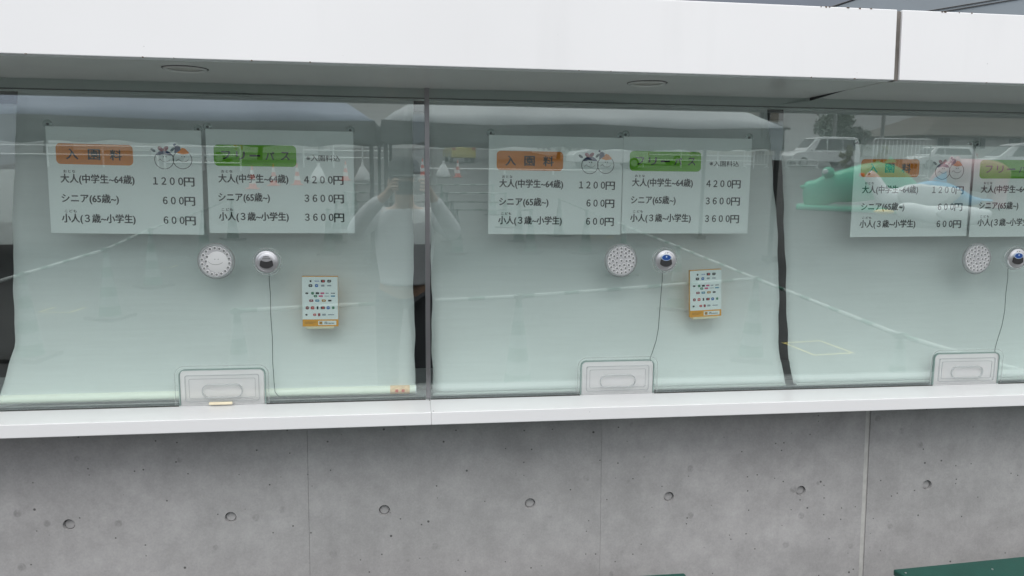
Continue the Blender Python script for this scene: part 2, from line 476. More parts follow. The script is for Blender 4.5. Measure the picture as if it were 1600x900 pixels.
M = dict(
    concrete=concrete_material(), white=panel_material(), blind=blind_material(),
    glass=clear('pale_green_glass', (0.930, 0.972, 0.960), 0.098),
    acrylic=clear('clear_acrylic', (0.93, 0.93, 0.93), 0.05, 0.02, 0.45, (0.95, 0.95, 0.955)),
    acrylic_edge=clear('acrylic_edge', (0.80, 0.82, 0.82), 0.10, 0.08, 0.35, (0.8, 0.82, 0.82)),
    glass_edge=pbr('ground_glass_edge', (0.22, 0.30, 0.28), 0.25),
    vent=pbr('frosted_vent_acrylic', (0.58, 0.58, 0.60), 0.22, noise=0.05, scale=60),
    vent_rim=pbr('vent_rim', (0.30, 0.31, 0.31), 0.2),
    soffit=pbr('soffit_paint', (0.60, 0.605, 0.585), 0.22, noise=0.04, scale=3),
    sealant=pbr('light_sealant', (0.40, 0.40, 0.39), 0.8, noise=0.12, scale=40),
    dark_sealant=pbr('dark_sealant', (0.13, 0.12, 0.11), 0.9, noise=0.6, scale=35, stretch=(1, 1, 0.25)),
    screw=pbr('screw', (0.10, 0.10, 0.10), 0.5),
    alu=pbr('aluminium', (0.30, 0.30, 0.31), 0.35, 1.0, noise=0.1, scale=10),
    header=pbr('header_paint', (0.45, 0.47, 0.46), 0.4),
    gasket=pbr('gasket', (0.05, 0.055, 0.05), 0.7),
    desk=pbr('desk', (0.42, 0.44, 0.44), 0.35, noise=0.06, scale=5),
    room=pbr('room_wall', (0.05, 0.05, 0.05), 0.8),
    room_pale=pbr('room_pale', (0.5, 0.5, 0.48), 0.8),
    milky=clear('milky_window', (0.75, 0.78, 0.77), 0.05, 0.2, 0.35, (0.8, 0.81, 0.8)),
    pole_white=pbr('blind_bar_white', (0.80, 0.81, 0.72), 0.35),
    bar_label=pbr('bar_label', (0.78, 0.52, 0.32), 0.5, noise=0.15, scale=90),
    red_print=pbr('red_print', (0.60, 0.10, 0.06), 0.5),
    paper=pbr('sign_paper', (0.92, 0.93, 0.93), 0.55),
    orange=pbr('orange_print', (0.76, 0.235, 0.012), 0.5),
    green=pbr('green_print', (0.15, 0.46, 0.005), 0.5),
    ink=pbr('ink', (0.012, 0.014, 0.018), 0.5),
    navy=pbr('navy_print', (0.01, 0.03, 0.10), 0.5),
    teal=pbr('teal_print', (0.01, 0.06, 0.07), 0.5),
    crimson=pbr('crimson_print', (0.24, 0.015, 0.03), 0.5),
    cup=clear('suction_cup', (0.80, 0.83, 0.82), 0.12, 0.05, 0.12),
    steel=pbr('brushed_steel', (0.70, 0.70, 0.72), 0.28, 0.9, noise=0.08, scale=30),
    grille=pbr('dark_grille', (0.035, 0.035, 0.037), 0.6, bump=0.6, bscale=900),
    blue=pbr('blue_badge', (0.015, 0.09, 0.38), 0.3),
    blue_rim=pbr('badge_rim', (0.62, 0.74, 0.88), 0.3),
    wire=pbr('wire', (0.06, 0.09, 0.08), 0.5),
    card=pbr('card_white', (0.84, 0.87, 0.88), 0.35),
    card_orange=pbr('card_orange', (0.80, 0.36, 0.02), 0.4),
    cream=pbr('cream_edge', (0.78, 0.70, 0.52), 0.5, noise=0.06, scale=20),
    benchgreen=pbr('green_vinyl', (0.005, 0.055, 0.042), 0.42, noise=0.12, scale=12, bump=0.25, bscale=300),
    bench_leg=pbr('bench_leg', (0.30, 0.30, 0.30), 0.5, 0.6),
    slate=pbr('slate_membrane', (0.022, 0.034, 0.056), 0.5, noise=0.1, scale=1.2),
    slate_pale=pbr('slate_membrane_pale', (0.045, 0.062, 0.078), 0.5, noise=0.1, scale=1.2),
    black=pbr('black', (0.012, 0.012, 0.013), 0.5),
    lens_white=pbr('downlight_lens', (0.42, 0.41, 0.38), 0.5),
    rust=pbr('rust', (0.10, 0.06, 0.035), 0.9),
    asphalt=pbr('asphalt', (0.060, 0.061, 0.062), 0.85, noise=0.22, scale=0.7, bump=0.5, bscale=120),
    tape=pbr('yellow_tape', (0.80, 0.66, 0.22), 0.6, noise=0.1, scale=20),
    cone_green=pbr('cone_green', (0.035, 0.13, 0.09), 0.5),
    cone_white=pbr('cone_white', (0.82, 0.83, 0.83), 0.45),
    cone_band=pbr('cone_band', (0.26, 0.30, 0.29), 0.5),
    bar_white=pbr('bar_white', (0.46, 0.49, 0.48), 0.5),
    cone_red=pbr('cone_red', (0.75, 0.075, 0.03), 0.5),
    rubber=pbr('rubber', (0.04, 0.04, 0.04), 0.8),
    tent_blue=pbr('tent_blue', (0.40, 0.45, 0.56), 0.7, noise=0.06, scale=1.5),
    tent_grey=pbr('tent_grey', (0.66, 0.69, 0.71), 0.7, noise=0.06, scale=1.5),
    tent_dark=pbr('tent_valance', (0.13, 0.14, 0.14), 0.75, noise=0.1, scale=2),
    tent_pole=pbr('tent_pole', (0.05, 0.05, 0.05), 0.5),
    pipe=pbr('white_pipe', (0.80, 0.81, 0.81), 0.4),
    car_white=pbr('car_white', (0.80, 0.81, 0.82), 0.2, coat=0.6),
    car_yellow=pbr('car_yellow', (0.55, 0.46, 0.05), 0.25, coat=0.5),
    car_cream=pbr('car_cream', (0.42, 0.40, 0.29), 0.25, coat=0.5),
    car_silver=pbr('car_silver', (0.50, 0.52, 0.54), 0.25, 0.5, coat=0.5),
    car_glass=pbr('car_glass', (0.02, 0.025, 0.03), 0.05, spec=0.8),
    tyre=pbr('tyre', (0.015, 0.015, 0.015), 0.8),
    rim=pbr('wheel_rim', (0.45, 0.45, 0.46), 0.35, 0.8),
    lamp_red=pbr('tail_lamp', (0.45, 0.02, 0.02), 0.2),
    lamp_clear=pbr('head_lamp', (0.75, 0.77, 0.78), 0.1),
    ride_green=pbr('ride_green', (0.03, 0.56, 0.33), 0.3),
    ride_white=pbr('ride_white', (0.82, 0.84, 0.86), 0.3),
    ride_blue=pbr('ride_blue', (0.14, 0.45, 0.75), 0.3),
    ride_pink=pbr('ride_pink', (0.70, 0.42, 0.46), 0.35),
    ride_yellow=pbr('ride_yellow', (0.82, 0.58, 0.12), 0.35),
    ride_red=pbr('ride_red', (0.62, 0.08, 0.06), 0.35),
    house=pbr('house_render', (0.50, 0.47, 0.41), 0.8, noise=0.05, scale=1),
    house_white=pbr('house_white', (0.62, 0.62, 0.60), 0.8, noise=0.05, scale=1),
    roof=pbr('roof_slate', (0.10, 0.10, 0.10), 0.7, noise=0.12, scale=2),
    roof2=pbr('roof_brown', (0.13, 0.115, 0.10), 0.7, noise=0.12, scale=2),
    bark=pbr('bark', (0.07, 0.055, 0.04), 0.9, noise=0.2, scale=6),
    leaf=pbr('leaf', (0.045, 0.085, 0.028), 0.6, noise=0.3, scale=1.5),
    leaf_dark=pbr('leaf_dark', (0.025, 0.055, 0.022), 0.6, noise=0.3, scale=1.5),
    leaf_gold=pbr('leaf_gold', (0.16, 0.15, 0.02), 0.6, noise=0.25, scale=3),
    cpole=pbr('concrete_pole', (0.30, 0.30, 0.29), 0.8),
    skin=pbr('skin', (0.50, 0.31, 0.22), 0.5),
    hair=pbr('hair', (0.012, 0.010, 0.009), 0.5),
    cap=pbr('cap_cloth', (0.035, 0.036, 0.04), 0.8),
    shirt=pbr('shirt_cloth', (0.58, 0.58, 0.60), 0.85, noise=0.08, scale=6),
    tee=pbr('tee_cloth', (0.66, 0.67, 0.69), 0.85, noise=0.05, scale=6),
    trousers=pbr('trouser_cloth', (0.10, 0.10, 0.11), 0.85),
    shoe=pbr('shoe', (0.03, 0.03, 0.03), 0.6),
)
card_inks = {
    'k': M['ink'], 'g': pbr('ink_green', (0.05, 0.22, 0.12), 0.4), 'r': pbr('ink_red', (0.55, 0.05, 0.05), 0.4),
    'p': pbr('ink_pink', (0.60, 0.08, 0.22), 0.4), 'b': pbr('ink_blue', (0.02, 0.12, 0.42), 0.4),
    's': pbr('ink_sky', (0.10, 0.28, 0.42), 0.4), 'o': pbr('ink_brown', (0.42, 0.20, 0.02), 0.4),
    'm': pbr('ink_maroon', (0.28, 0.03, 0.05), 0.4), 'y': pbr('ink_grey', (0.32, 0.36, 0.40), 0.4)}

# ------------------------------------------------------------------ geometry of the booth front
TILT = math.radians(2.45)                     # the window leans out at the top
YB, ZS = 2.2955, 0.973                        # outer glass face where it meets the counter
YC, YF = 2.28, 1.83                           # concrete face, fascia face
X0, X1 = -2.6, 3.4
def glass_point(x, z, off=0.0):
    return Vector((x, YB - (z - ZS) * math.tan(TILT) + off * math.cos(TILT), z + off * math.sin(TILT)))
def on_glass(name, x, z, label, cat, group=None, roll=0.0):
    o = empty(name, glass_point(x, z), (TILT, roll, 0), label, cat, group)
    return o

# ground: level at the booth, rising gently away from it
def ground_z(y):
    t = max(0.0, -y - 3.0)
    return 0.028 * min(t, 77.0)
g = MB()
ys = [300, 12, 6, 3, 0, -3, -6, -10, -15, -20, -30, -40, -50, -60, -80, -120, -700]
xs = [-700, -120, -60, -30, -12, -4, 4, 12, 30, 60, 120, 700]
vs = [(x, y, ground_z(y)) for y in ys for x in xs]
nx = len(xs)
fs = [(j * nx + i, j * nx + i + 1, (j + 1) * nx + i + 1, (j + 1) * nx + i) for j in range(len(ys) - 1) for i in range(nx - 1)]
g.add(vs, fs)
tag(g.build('ground', M['asphalt']), kind='structure')

# concrete wall: formwork panels with tie holes
wall = empty('concrete_wall', (0, YC, 0), label='grey fair-faced concrete wall with round tie holes below the white counter', cat='wall')
def concrete_panel(x0, x1, holes, dy):
    bm = bmesh.new()
    z0, z1 = -0.05, 0.934
    RH, DEP, N = 0.0168, 0.013, 20
    xcuts = [x0] + [(holes[i] + holes[i + 1]) / 2 for i in range(len(holes) - 1)] + [x1]
    zrows = [(0.188, z0, 0.413), (0.638, 0.413, z1)]
    for i, hx in enumerate(holes):
        for hz, a, b in zrows:
            ax, bx = xcuts[i], xcuts[i + 1]
            ring, outer, inner, groove, plug = [], [], [], [], []
            for k in range(N):
                t = 2 * math.pi * (k + 0.5) / N
                c, s = math.cos(t), math.sin(t)
                ring.append(bm.verts.new((hx + RH * c, dy, hz + RH * s)))
                inner.append(bm.verts.new((hx + RH * 0.93 * c, dy + DEP, hz + RH * 0.93 * s)))
                groove.append(bm.verts.new((hx + RH * 0.82 * c, dy + DEP, hz + RH * 0.82 * s)))
                plug.append(bm.verts.new((hx + RH * 0.78 * c, dy + 0.0085, hz + RH * 0.78 * s)))
                sx = (bx - hx) if c > 0 else (hx - ax)
                sz = (b - hz) if s > 0 else (hz - a)
                u = min(sx / abs(c) if abs(c) > 1e-6 else 9, sz / abs(s) if abs(s) > 1e-6 else 9)
                outer.append(bm.verts.new((hx + u * c, dy, hz + u * s)))
            for k in range(N):
                j = (k + 1) % N
                bm.faces.new((ring[k], ring[j], outer[j], outer[k]))
                bm.faces.new((ring[j], ring[k], inner[k], inner[j]))
            for k in range(N):
                j = (k + 1) % N
                bm.faces.new((inner[j], inner[k], groove[k], groove[j]))
                bm.faces.new((groove[j], groove[k], plug[k], plug[j]))
            bm.faces.new(plug)
            # corners of the cell
            for cx, cz in ((ax, a), (bx, a), (bx, b), (ax, b)):
                best = sorted(range(N), key=lambda k: (outer[k].co.x - cx) ** 2 + (outer[k].co.z - cz) ** 2)
                for k in range(N):
                    j = (k + 1) % N
                    p, q = outer[k].co, outer[j].co
                    onx = abs(p.x - cx) < 1e-6 or abs(q.x - cx) < 1e-6
                    onz = abs(p.z - cz) < 1e-6 or abs(q.z - cz) < 1e-6
                    both = (abs(p.x - cx) < 1e-6 and abs(q.z - cz) < 1e-6) or (abs(q.x - cx) < 1e-6 and abs(p.z - cz) < 1e-6)
                    if onx and onz and both:
                        bm.faces.new((outer[k], outer[j], bm.verts.new((cx, dy, cz))))
    # thin chamfered sides and back so that the panel has depth
    for (ax, bx) in ((x0, x0), (x1, x1)):
        vs_ = [bm.verts.new(p) for p in ((ax, dy, z0), (ax, dy, z1), (ax, dy + 0.12, z1), (ax, dy + 0.12, z0))]
        bm.faces.new(vs_)
    vs_ = [bm.verts.new(p) for p in ((x0, dy + 0.12, z0), (x1, dy + 0.12, z0), (x1, dy + 0.12, z1), (x0, dy + 0.12, z1))]
    bm.faces.new(vs_)
    vs_ = [bm.verts.new(p) for p in ((x0, dy, z1), (x1, dy, z1), (x1, dy + 0.12, z1), (x0, dy + 0.12, z1))]
    bm.faces.new(vs_)
    bmesh.ops.remove_doubles(bm, verts=bm.verts, dist=1e-5)
    bmesh.ops.recalc_face_normals(bm, faces=bm.faces)
    me = bpy.data.meshes.new('concrete_panel')
    bm.to_mesh(me); bm.free()
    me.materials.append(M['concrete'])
    o = bpy.data.objects.new('concrete_panel', me)
    COL.objects.link(o)
    o.parent = wall
for i in range(-3, 4):
    a = -0.307 + 0.899 * i
    x0_, x1_ = a + 0.0004, a + 0.899 - 0.0004
    if i == 1: x1_ -= 0.008
    if i == 2: x0_ += 0.008
    concrete_panel(x0_, x1_, [a + 0.224, a + 0.673], [0.0, 0.0006, 0.0, -0.0008, 0.0004, -0.0003, 0.0005][i + 3])
m = MB(); m.box(1.4826, 1.4996, 0.004, 0.1, -0.05, 0.933)
m.build('joint_sealant', M['sealant'], wall)
m = MB(); m.box(X0 - 0.3, X1 + 0.3, 0.125, 0.2, -0.05, 0.93)
m.build('wall_core', M['room'], wall)

# counter
counter = empty('counter', (0, 2.14, 0.936), label='white metal service counter ledge running along below the ticket windows', cat='counter')
for a, b in ((X0, 0.0568), (0.0573, X1)):
    m = MB(); m.box(a, b, 0, 0.30, 0, 0.037)
    m.build('counter_panel', M['white'], counter, bevel=0.002)
m = MB(); m.box(X0, X1, 0.006, 0.29, 0.002, 0.035)
m.build('counter_core', M['sealant'], counter)
for (x, y, z, d) in ((0.056, 0.150, 0.0372, 'z'), (0.0635, 0.012, 0.0372, 'z')):
    m = MB(); m.cyl((x, y, z - 0.002), (x, y, z + 0.0006), 0.0018, n=10)
    m.build('screw', M['screw'], counter)

# canopy: fascia and soffit panels
canopy = empty('canopy', (0, YF, 1.8775), label='white metal canopy with deep fascia above the ticket windows', cat='canopy')
for a, b in ((X0, 1.2248), (1.2392, X1)):
    m = MB(); m.box(a, b, 0, 0.03, 0, 0.174)
    m.build('fascia_panel', M['white'], canopy, bevel=0.0015)
m = MB(); m.box(1.2255, 1.2385, 0.006, 0.03, 0.0, 0.172)
m.build('joint_sealant', M['dark_sealant'], canopy)
for a, b in ((X0, 1.2270), (1.2324, X1)):
    m = MB()
    sl = 0.0197 / 0.426
    ya, yb = 0.0305, 0.60
    m.add([(a, ya, 0.001 + sl * ya), (b, ya, 0.001 + sl * ya), (b, yb, 0.001 + sl * yb), (a, yb, 0.001 + sl * yb),
           (a, ya, 0.02 + sl * ya), (b, ya, 0.02 + sl * ya), (b, yb, 0.02 + sl * yb), (a, yb, 0.02 + sl * yb)],
          [(0, 3, 2, 1), (4, 5, 6, 7), (0, 1, 5, 4), (1, 2, 6, 5), (2, 3, 7, 6), (3, 0, 4, 7)])
    m.build('soffit_panel', M['soffit'], canopy)
m = MB(); m.box(1.2272, 1.2322, 0.031, 0.42, 0.012, 0.03)
m.build('soffit_joint', M['black'], canopy)
m = MB(); m.box(X0, X1, 0.031, 0.66, 0.075, 0.165)
m.build('roof_deck', M['sealant'], canopy)
rr = random.Random(3)
for k in range(26):                                # flaked, rusty spots on the panel edges
    x = rr.choice([rr.uniform(-1.0, 1.2), rr.uniform(0.9, 1.22), rr.uniform(1.3, 1.65)])
    top = x > 0.55 and rr.random() < 0.8
    w = rr.uniform(0.001, 0.005)
    m = MB()
    if top: m.box(x, x + w, -0.0004, 0.004, 0.1725 - rr.uniform(0, 0.0015), 0.1744)
    else: m.box(x, x + w, -0.0004, 0.003, -0.0004, rr.uniform(0.0008, 0.002))
    m.build('rust_chip', M['rust'], canopy)
for (x, y, side) in ((-0.541, 1.995, 'left'), (0.636, 2.02, 'middle')):
    z = 1.8775 + 0.0197 / 0.426 * (y - YF)
    e = empty('downlight', (x, y, z), (math.radians(2.6), 0, 0), label='round recessed downlight in the canopy soffit above the %s pair of price signs' % side, cat='downlight', group='soffit downlights')
    m = MB(); m.lathez([(0.040, -0.0005), (0.046, -0.004), (0.050, -0.0035), (0.0515, 0.002)], 40)
    m.build('trim_ring', M['soffit'], e, smooth=True)
    m = MB(); m.lathez([(0.0505, 0.0005), (0.0530, -0.0008), (0.0545, 0.0005)], 40)  # black ring paints the shade around the trim's edge
    m.build('painted_gap_shade', M['black'], e, smooth=True)
    m = MB(); m.lathez([(0.0, 0.0009), (0.0405, 0.0009)], 32)
    m.build('lens', M['lens_white'], e, smooth=True)

# window: glass panes with tray cut-outs, mullion, channel
TRAYS = [(-0.6695, -0.4265), (0.5265, 0.7625), (1.7275, 1.9665)]
TRAY_H, TRAY_R = 0.1085, 0.017
window = empty('ticket_window', (0, YB, ZS), (TILT, 0, 0), label='long frameless green-tinted glass ticket window leaning outward above the counter', cat='window')
HG = 0.95
def pane(xa, xb, trays):
    pts = [(xb, 0.001), (xb, HG), (xa, HG), (xa, 0.001)]
    for a, b in trays:
        pts.append((a, 0.001))
        n = 6
        for k in range(n + 1):
            t = math.radians(180 - 90 * k / n)
            pts.append((a + TRAY_R + TRAY_R * math.cos(t), TRAY_H - TRAY_R + TRAY_R * math.sin(t)))
        for k in range(n + 1):
            t = math.radians(90 - 90 * k / n)
            pts.append((b - TRAY_R + TRAY_R * math.cos(t), TRAY_H - TRAY_R + TRAY_R * math.sin(t)))
        pts.append((b, 0.001))
    m = MB(); m.plate(pts, 0, 0.010)
    return m.build('glass_pane', M['glass'], window)
pane(X0, 0.0475, TRAYS[:1])
pane(0.0575, X1, TRAYS[1:])
m = MB(); m.box(0.046, 0.0595, -0.004, 0.0, 0.004, HG - 0.02); m.box(0.046, 0.0595, 0.010, 0.030, 0.004, HG - 0.02); m.box(0.0485, 0.0565, 0.0, 0.010, 0.004, HG - 0.02)
m.build('mullion', M['alu'], window, bevel=0.001)
for a, b in ((X0, -0.672), (-0.424, 0.0445), (0.061, 0.524), (0.765, 1.725), (1.969, X1)):
    m = MB(); m.box(a, b, 0.0105, 0.0165, 0.0005, 0.010)
    m.build('glass_channel', M['alu'], window, bevel=0.001)
    m = MB(); m.box(a, b, -0.0022, -0.0002, 0.0004, 0.0034)
    m.build('gasket', M['gasket'], window)
for a, b in TRAYS:                               # dark ground edge of the cut-out
    n = 6
    o_, i_ = [], []
    for q, arr in ((0.0005, o_), (-0.0022, i_)):
        arr.append((a - q, 0.002))
        for k in range(n + 1):
            t = math.radians(180 - 90 * k / n); arr.append((a + TRAY_R + (TRAY_R + q) * math.cos(t), TRAY_H - TRAY_R + (TRAY_R + q) * math.sin(t)))
        for k in range(n + 1):
            t = math.radians(90 - 90 * k / n); arr.append((b - TRAY_R + (TRAY_R + q) * math.cos(t), TRAY_H - TRAY_R + (TRAY_R + q) * math.sin(t)))
        arr.append((b + q, 0.002))
    m = MB(); m.band(o_, i_, 0.0006, 0.0095, closed=False)
    m.build('cutout_edge', M['glass_edge'], window)
m = MB(); m.box(X0, X1, 0.020, 0.075, 0.897, 0.955)
m.build('header', M['header'], window, bevel=0.001)
m = MB(); m.box(X0, X1, 0.018, 0.0195, 0.8965, 0.9005)
m.build('header_trim', M['gasket'], window)

# booth room behind the glass
room = empty('booth_room', (0, 2.45, 0), label='dim ticket office behind the blinds, glimpsed through the gaps', cat='room')
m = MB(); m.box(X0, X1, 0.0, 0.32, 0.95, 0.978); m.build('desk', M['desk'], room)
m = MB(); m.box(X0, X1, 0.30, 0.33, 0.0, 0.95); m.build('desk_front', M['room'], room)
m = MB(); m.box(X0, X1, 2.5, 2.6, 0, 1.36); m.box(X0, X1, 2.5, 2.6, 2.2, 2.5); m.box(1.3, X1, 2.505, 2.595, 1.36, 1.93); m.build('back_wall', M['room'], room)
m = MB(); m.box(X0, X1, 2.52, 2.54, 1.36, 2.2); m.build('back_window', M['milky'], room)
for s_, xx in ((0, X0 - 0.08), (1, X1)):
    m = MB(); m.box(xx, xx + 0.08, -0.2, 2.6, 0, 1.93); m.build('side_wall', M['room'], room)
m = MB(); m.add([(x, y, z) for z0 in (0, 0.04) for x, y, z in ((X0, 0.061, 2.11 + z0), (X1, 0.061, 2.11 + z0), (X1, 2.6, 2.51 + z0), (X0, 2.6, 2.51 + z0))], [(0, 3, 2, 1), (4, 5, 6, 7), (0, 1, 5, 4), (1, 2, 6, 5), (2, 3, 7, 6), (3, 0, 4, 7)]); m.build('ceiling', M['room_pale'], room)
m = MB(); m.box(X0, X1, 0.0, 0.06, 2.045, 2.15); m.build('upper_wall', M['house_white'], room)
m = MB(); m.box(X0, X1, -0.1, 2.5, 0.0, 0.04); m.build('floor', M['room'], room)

# ------------------------------------------------------------------ roller blinds
def lerp_tab(tab, z):
    if z >= tab[0][0]: return tab[0][1]
    for (za, a), (zb, b) in zip(tab, tab[1:]):
        if za >= z >= zb: return a + (b - a) * (za - z) / (za - zb)
    return tab[-1][1]
def blind_off(z):
    s = z - 0.97
    if s < 0.10: return 0.026 + 0.02 * s / 0.10
    return 0.046 + 0.118 * (s - 0.10) / 0.83
def roller_blind(label, L, Rr, phase):
    e = empty('roller_blind', (0, 0, 0), label=label, cat='blind', group='roller blinds behind the glass')
    NX, NZ = 36, 60
    zt, zb = 1.96, 0.986
    vs = []
    for j in range(NZ + 1):
        z = zt + (zb - zt) * j / NZ
        for i in range(NX + 1):
            u = i / NX
            x = lerp_tab(L, z) * (1 - u) + lerp_tab(Rr, z) * u
            edge = math.exp(-u * 26) + math.exp(-(1 - u) * 26)
            wob = 0.0035 * math.sin(u * 9 + phase + z * 4) + 0.004 * edge * math.sin(z * 11 + phase)
            x += (0.0016 * math.sin(z * 27 + phase * 3) + 0.001 * math.sin(z * 61)) * (edge > 0.4)
            fade = max(0, min(1, (z - 0.99) / 0.1))
            p = glass_point(x, z, blind_off(z) + wob * fade)
            vs.append((x, p.y, z))
    fs = [(j * (NX + 1) + i, j * (NX + 1) + i + 1, (j + 1) * (NX + 1) + i + 1, (j + 1) * (NX + 1) + i) for j in range(NZ) for i in range(NX)]
    m = MB(); m.add(vs, fs)
    o = m.build('fabric', M['blind'], e, smooth=True)
    sm = o.modifiers.new('thickness', 'SOLIDIFY'); sm.thickness = 0.0006; sm.offset = 1
    m = MB(); m.cyl((lerp_tab(L, zt) + 0.01, 2.425, 1.985), (lerp_tab(Rr, zt) - 0.01, 2.425, 1.985), 0.024, n=20)
    m.build('roller_tube', M['alu'], e, smooth=True, angle=40)
    return e
b1 = roller_blind('wide pale grey roller blind behind the left glass, white bar along its bottom',
    [(1.90, -1.126), (1.60, -1.133), (1.37, -1.135), (1.154, -1.132), (1.081, -1.149), (1.0, -1.172)],
    [(1.87, 0.0133), (1.60, 0.011), (1.37, 0.011), (1.13, 0.013), (0.99, 0.0156)], 0.3)
b2 = roller_blind('pale grey roller blind right of the mullion, behind the middle pair of price signs',
    [(1.9, 0.064), (1.4, 0.066), (0.99, 0.066)],
    [(1.90, 1.1684), (1.74, 1.1837), (1.55, 1.196), (1.30, 1.203), (1.069, 1.2056), (0.988, 1.2207)], 1.7)
b3 = roller_blind('pale grey roller blind at the right edge, its left side hanging askew',
    [(1.90, 1.2243), (1.74, 1.2217), (1.55, 1.2273), (1.30, 1.2296), (1.069, 1.2368), (0.983, 1.2524)],
    [(1.9, 2.36), (1.0, 2.37)], 2.9)
def bottom_bar(e, xa, xb, r, z, off, mat):
    p, q = glass_point(xa, z, off), glass_point(xb, z, off)
    m = MB(); m.cyl(p, q, r, n=20)
    o = m.build('bottom_bar', mat, e, smooth=True, angle=40)
    return o
bb = bottom_bar(b1, -1.20, 0.0125, 0.0128, 0.9985, 0.031, M['pole_white'])
m = MB()
for xx in (0.0126,):
    p = glass_point(xx, 0.9985, 0.031); m.cyl(p, p + Vector((0.004, 0, 0)), 0.0135, n=18)
m.build('end_cap', M['cone_white'], bb, smooth=True, angle=40)
m = MB()
pa, pb = glass_point(-0.0625, 0.9985, 0.031), glass_point(-0.0035, 0.9985, 0.031)
m.cyl(pa, pb, 0.01305, n=20, caps=False)
m.build('label_sticker', M['bar_label'], bb, smooth=True)
for xx in (-0.047, -0.028):
    m = MB(); p = glass_point(xx, 0.9975, 0.031 - 0.0133); m.box(p.x, p.x + 0.009, p.y - 0.0006, p.y + 0.002, p.z - 0.004, p.z + 0.005)
    m.build('red_seal', M['red_print'], bb)
bottom_bar(b2, 0.068, 1.218, 0.006, 0.9805, 0.026, M['header'])
bottom_bar(b3, 1.256, 2.37, 0.006, 0.9805, 0.026, M['header'])

# ------------------------------------------------------------------ lettering
_cache = {}
def text_geo(s, bold=0.018, spacing=1.0):
    key = (s, bold, spacing)
    if key in _cache: return _cache[key]
    cu = bpy.data.curves.new('lettering', 'FONT')
    cu.body = s
    cu.size = 1.0
    cu.offset = bold
    cu.resolution_u = 3
    cu.space_character = spacing
    ob = bpy.data.objects.new('lettering', cu)
    COL.objects.link(ob)
    dg = bpy.context.evaluated_depsgraph_get()
    ev = ob.evaluated_get(dg)
    me = ev.to_mesh()
    vs = [tuple(v.co) for v in me.vertices]
    fs = [tuple(p.vertices) for p in me.polygons]
    ev.to_mesh_clear()
    bpy.data.objects.remove(ob)
    bpy.data.curves.remove(cu)
    xs_, ys_ = [v[0] for v in vs], [v[1] for v in vs]
    _cache[key] = (vs, fs, min(xs_), max(xs_), min(ys_), max(ys_))
    return _cache[key]
def put_text(mb, s, x0, x1, zc, h, y, bold=0.018, spacing=1.0, m=0):
    """fit the string between x0 and x1, centred on zc, with overall height h"""
    vs, fs, a, b, c, d = text_geo(s, 0.0, spacing)
    sx, sz = (x1 - x0) / (b - a), h / (d - c)
    w = bold * 1.05 * sz
    for k, (ox, oz) in enumerate(((0, 0), (w, 0), (-w, 0), (0, w * 0.7), (0, -w * 0.7))):     # heavier strokes
        mb.add([(x0 + (v[0] - a) * sx + ox, y - 0.00003 * k, zc + (v[1] - (c + d) / 2) * sz + oz) for v in vs], fs, m)

def suction_cup(e, x, z):
    o = MB().lathe([(0.0001, -0.0005), (0.012, -0.0005), (0.0125, 0.0), (0.010, 0.002), (0.006, 0.006), (0.004, 0.010), (0.0001, 0.0105)], 24)
    c = o.build('suction_cup', M['cup'], e, smooth=True, loc=(x, 0.0115, z))
    k = MB().lathe([(0.0001, -0.001), (0.0035, -0.001), (0.0035, 0.004)], 14)
    k.build('hook', M['grille'], c, smooth=True)

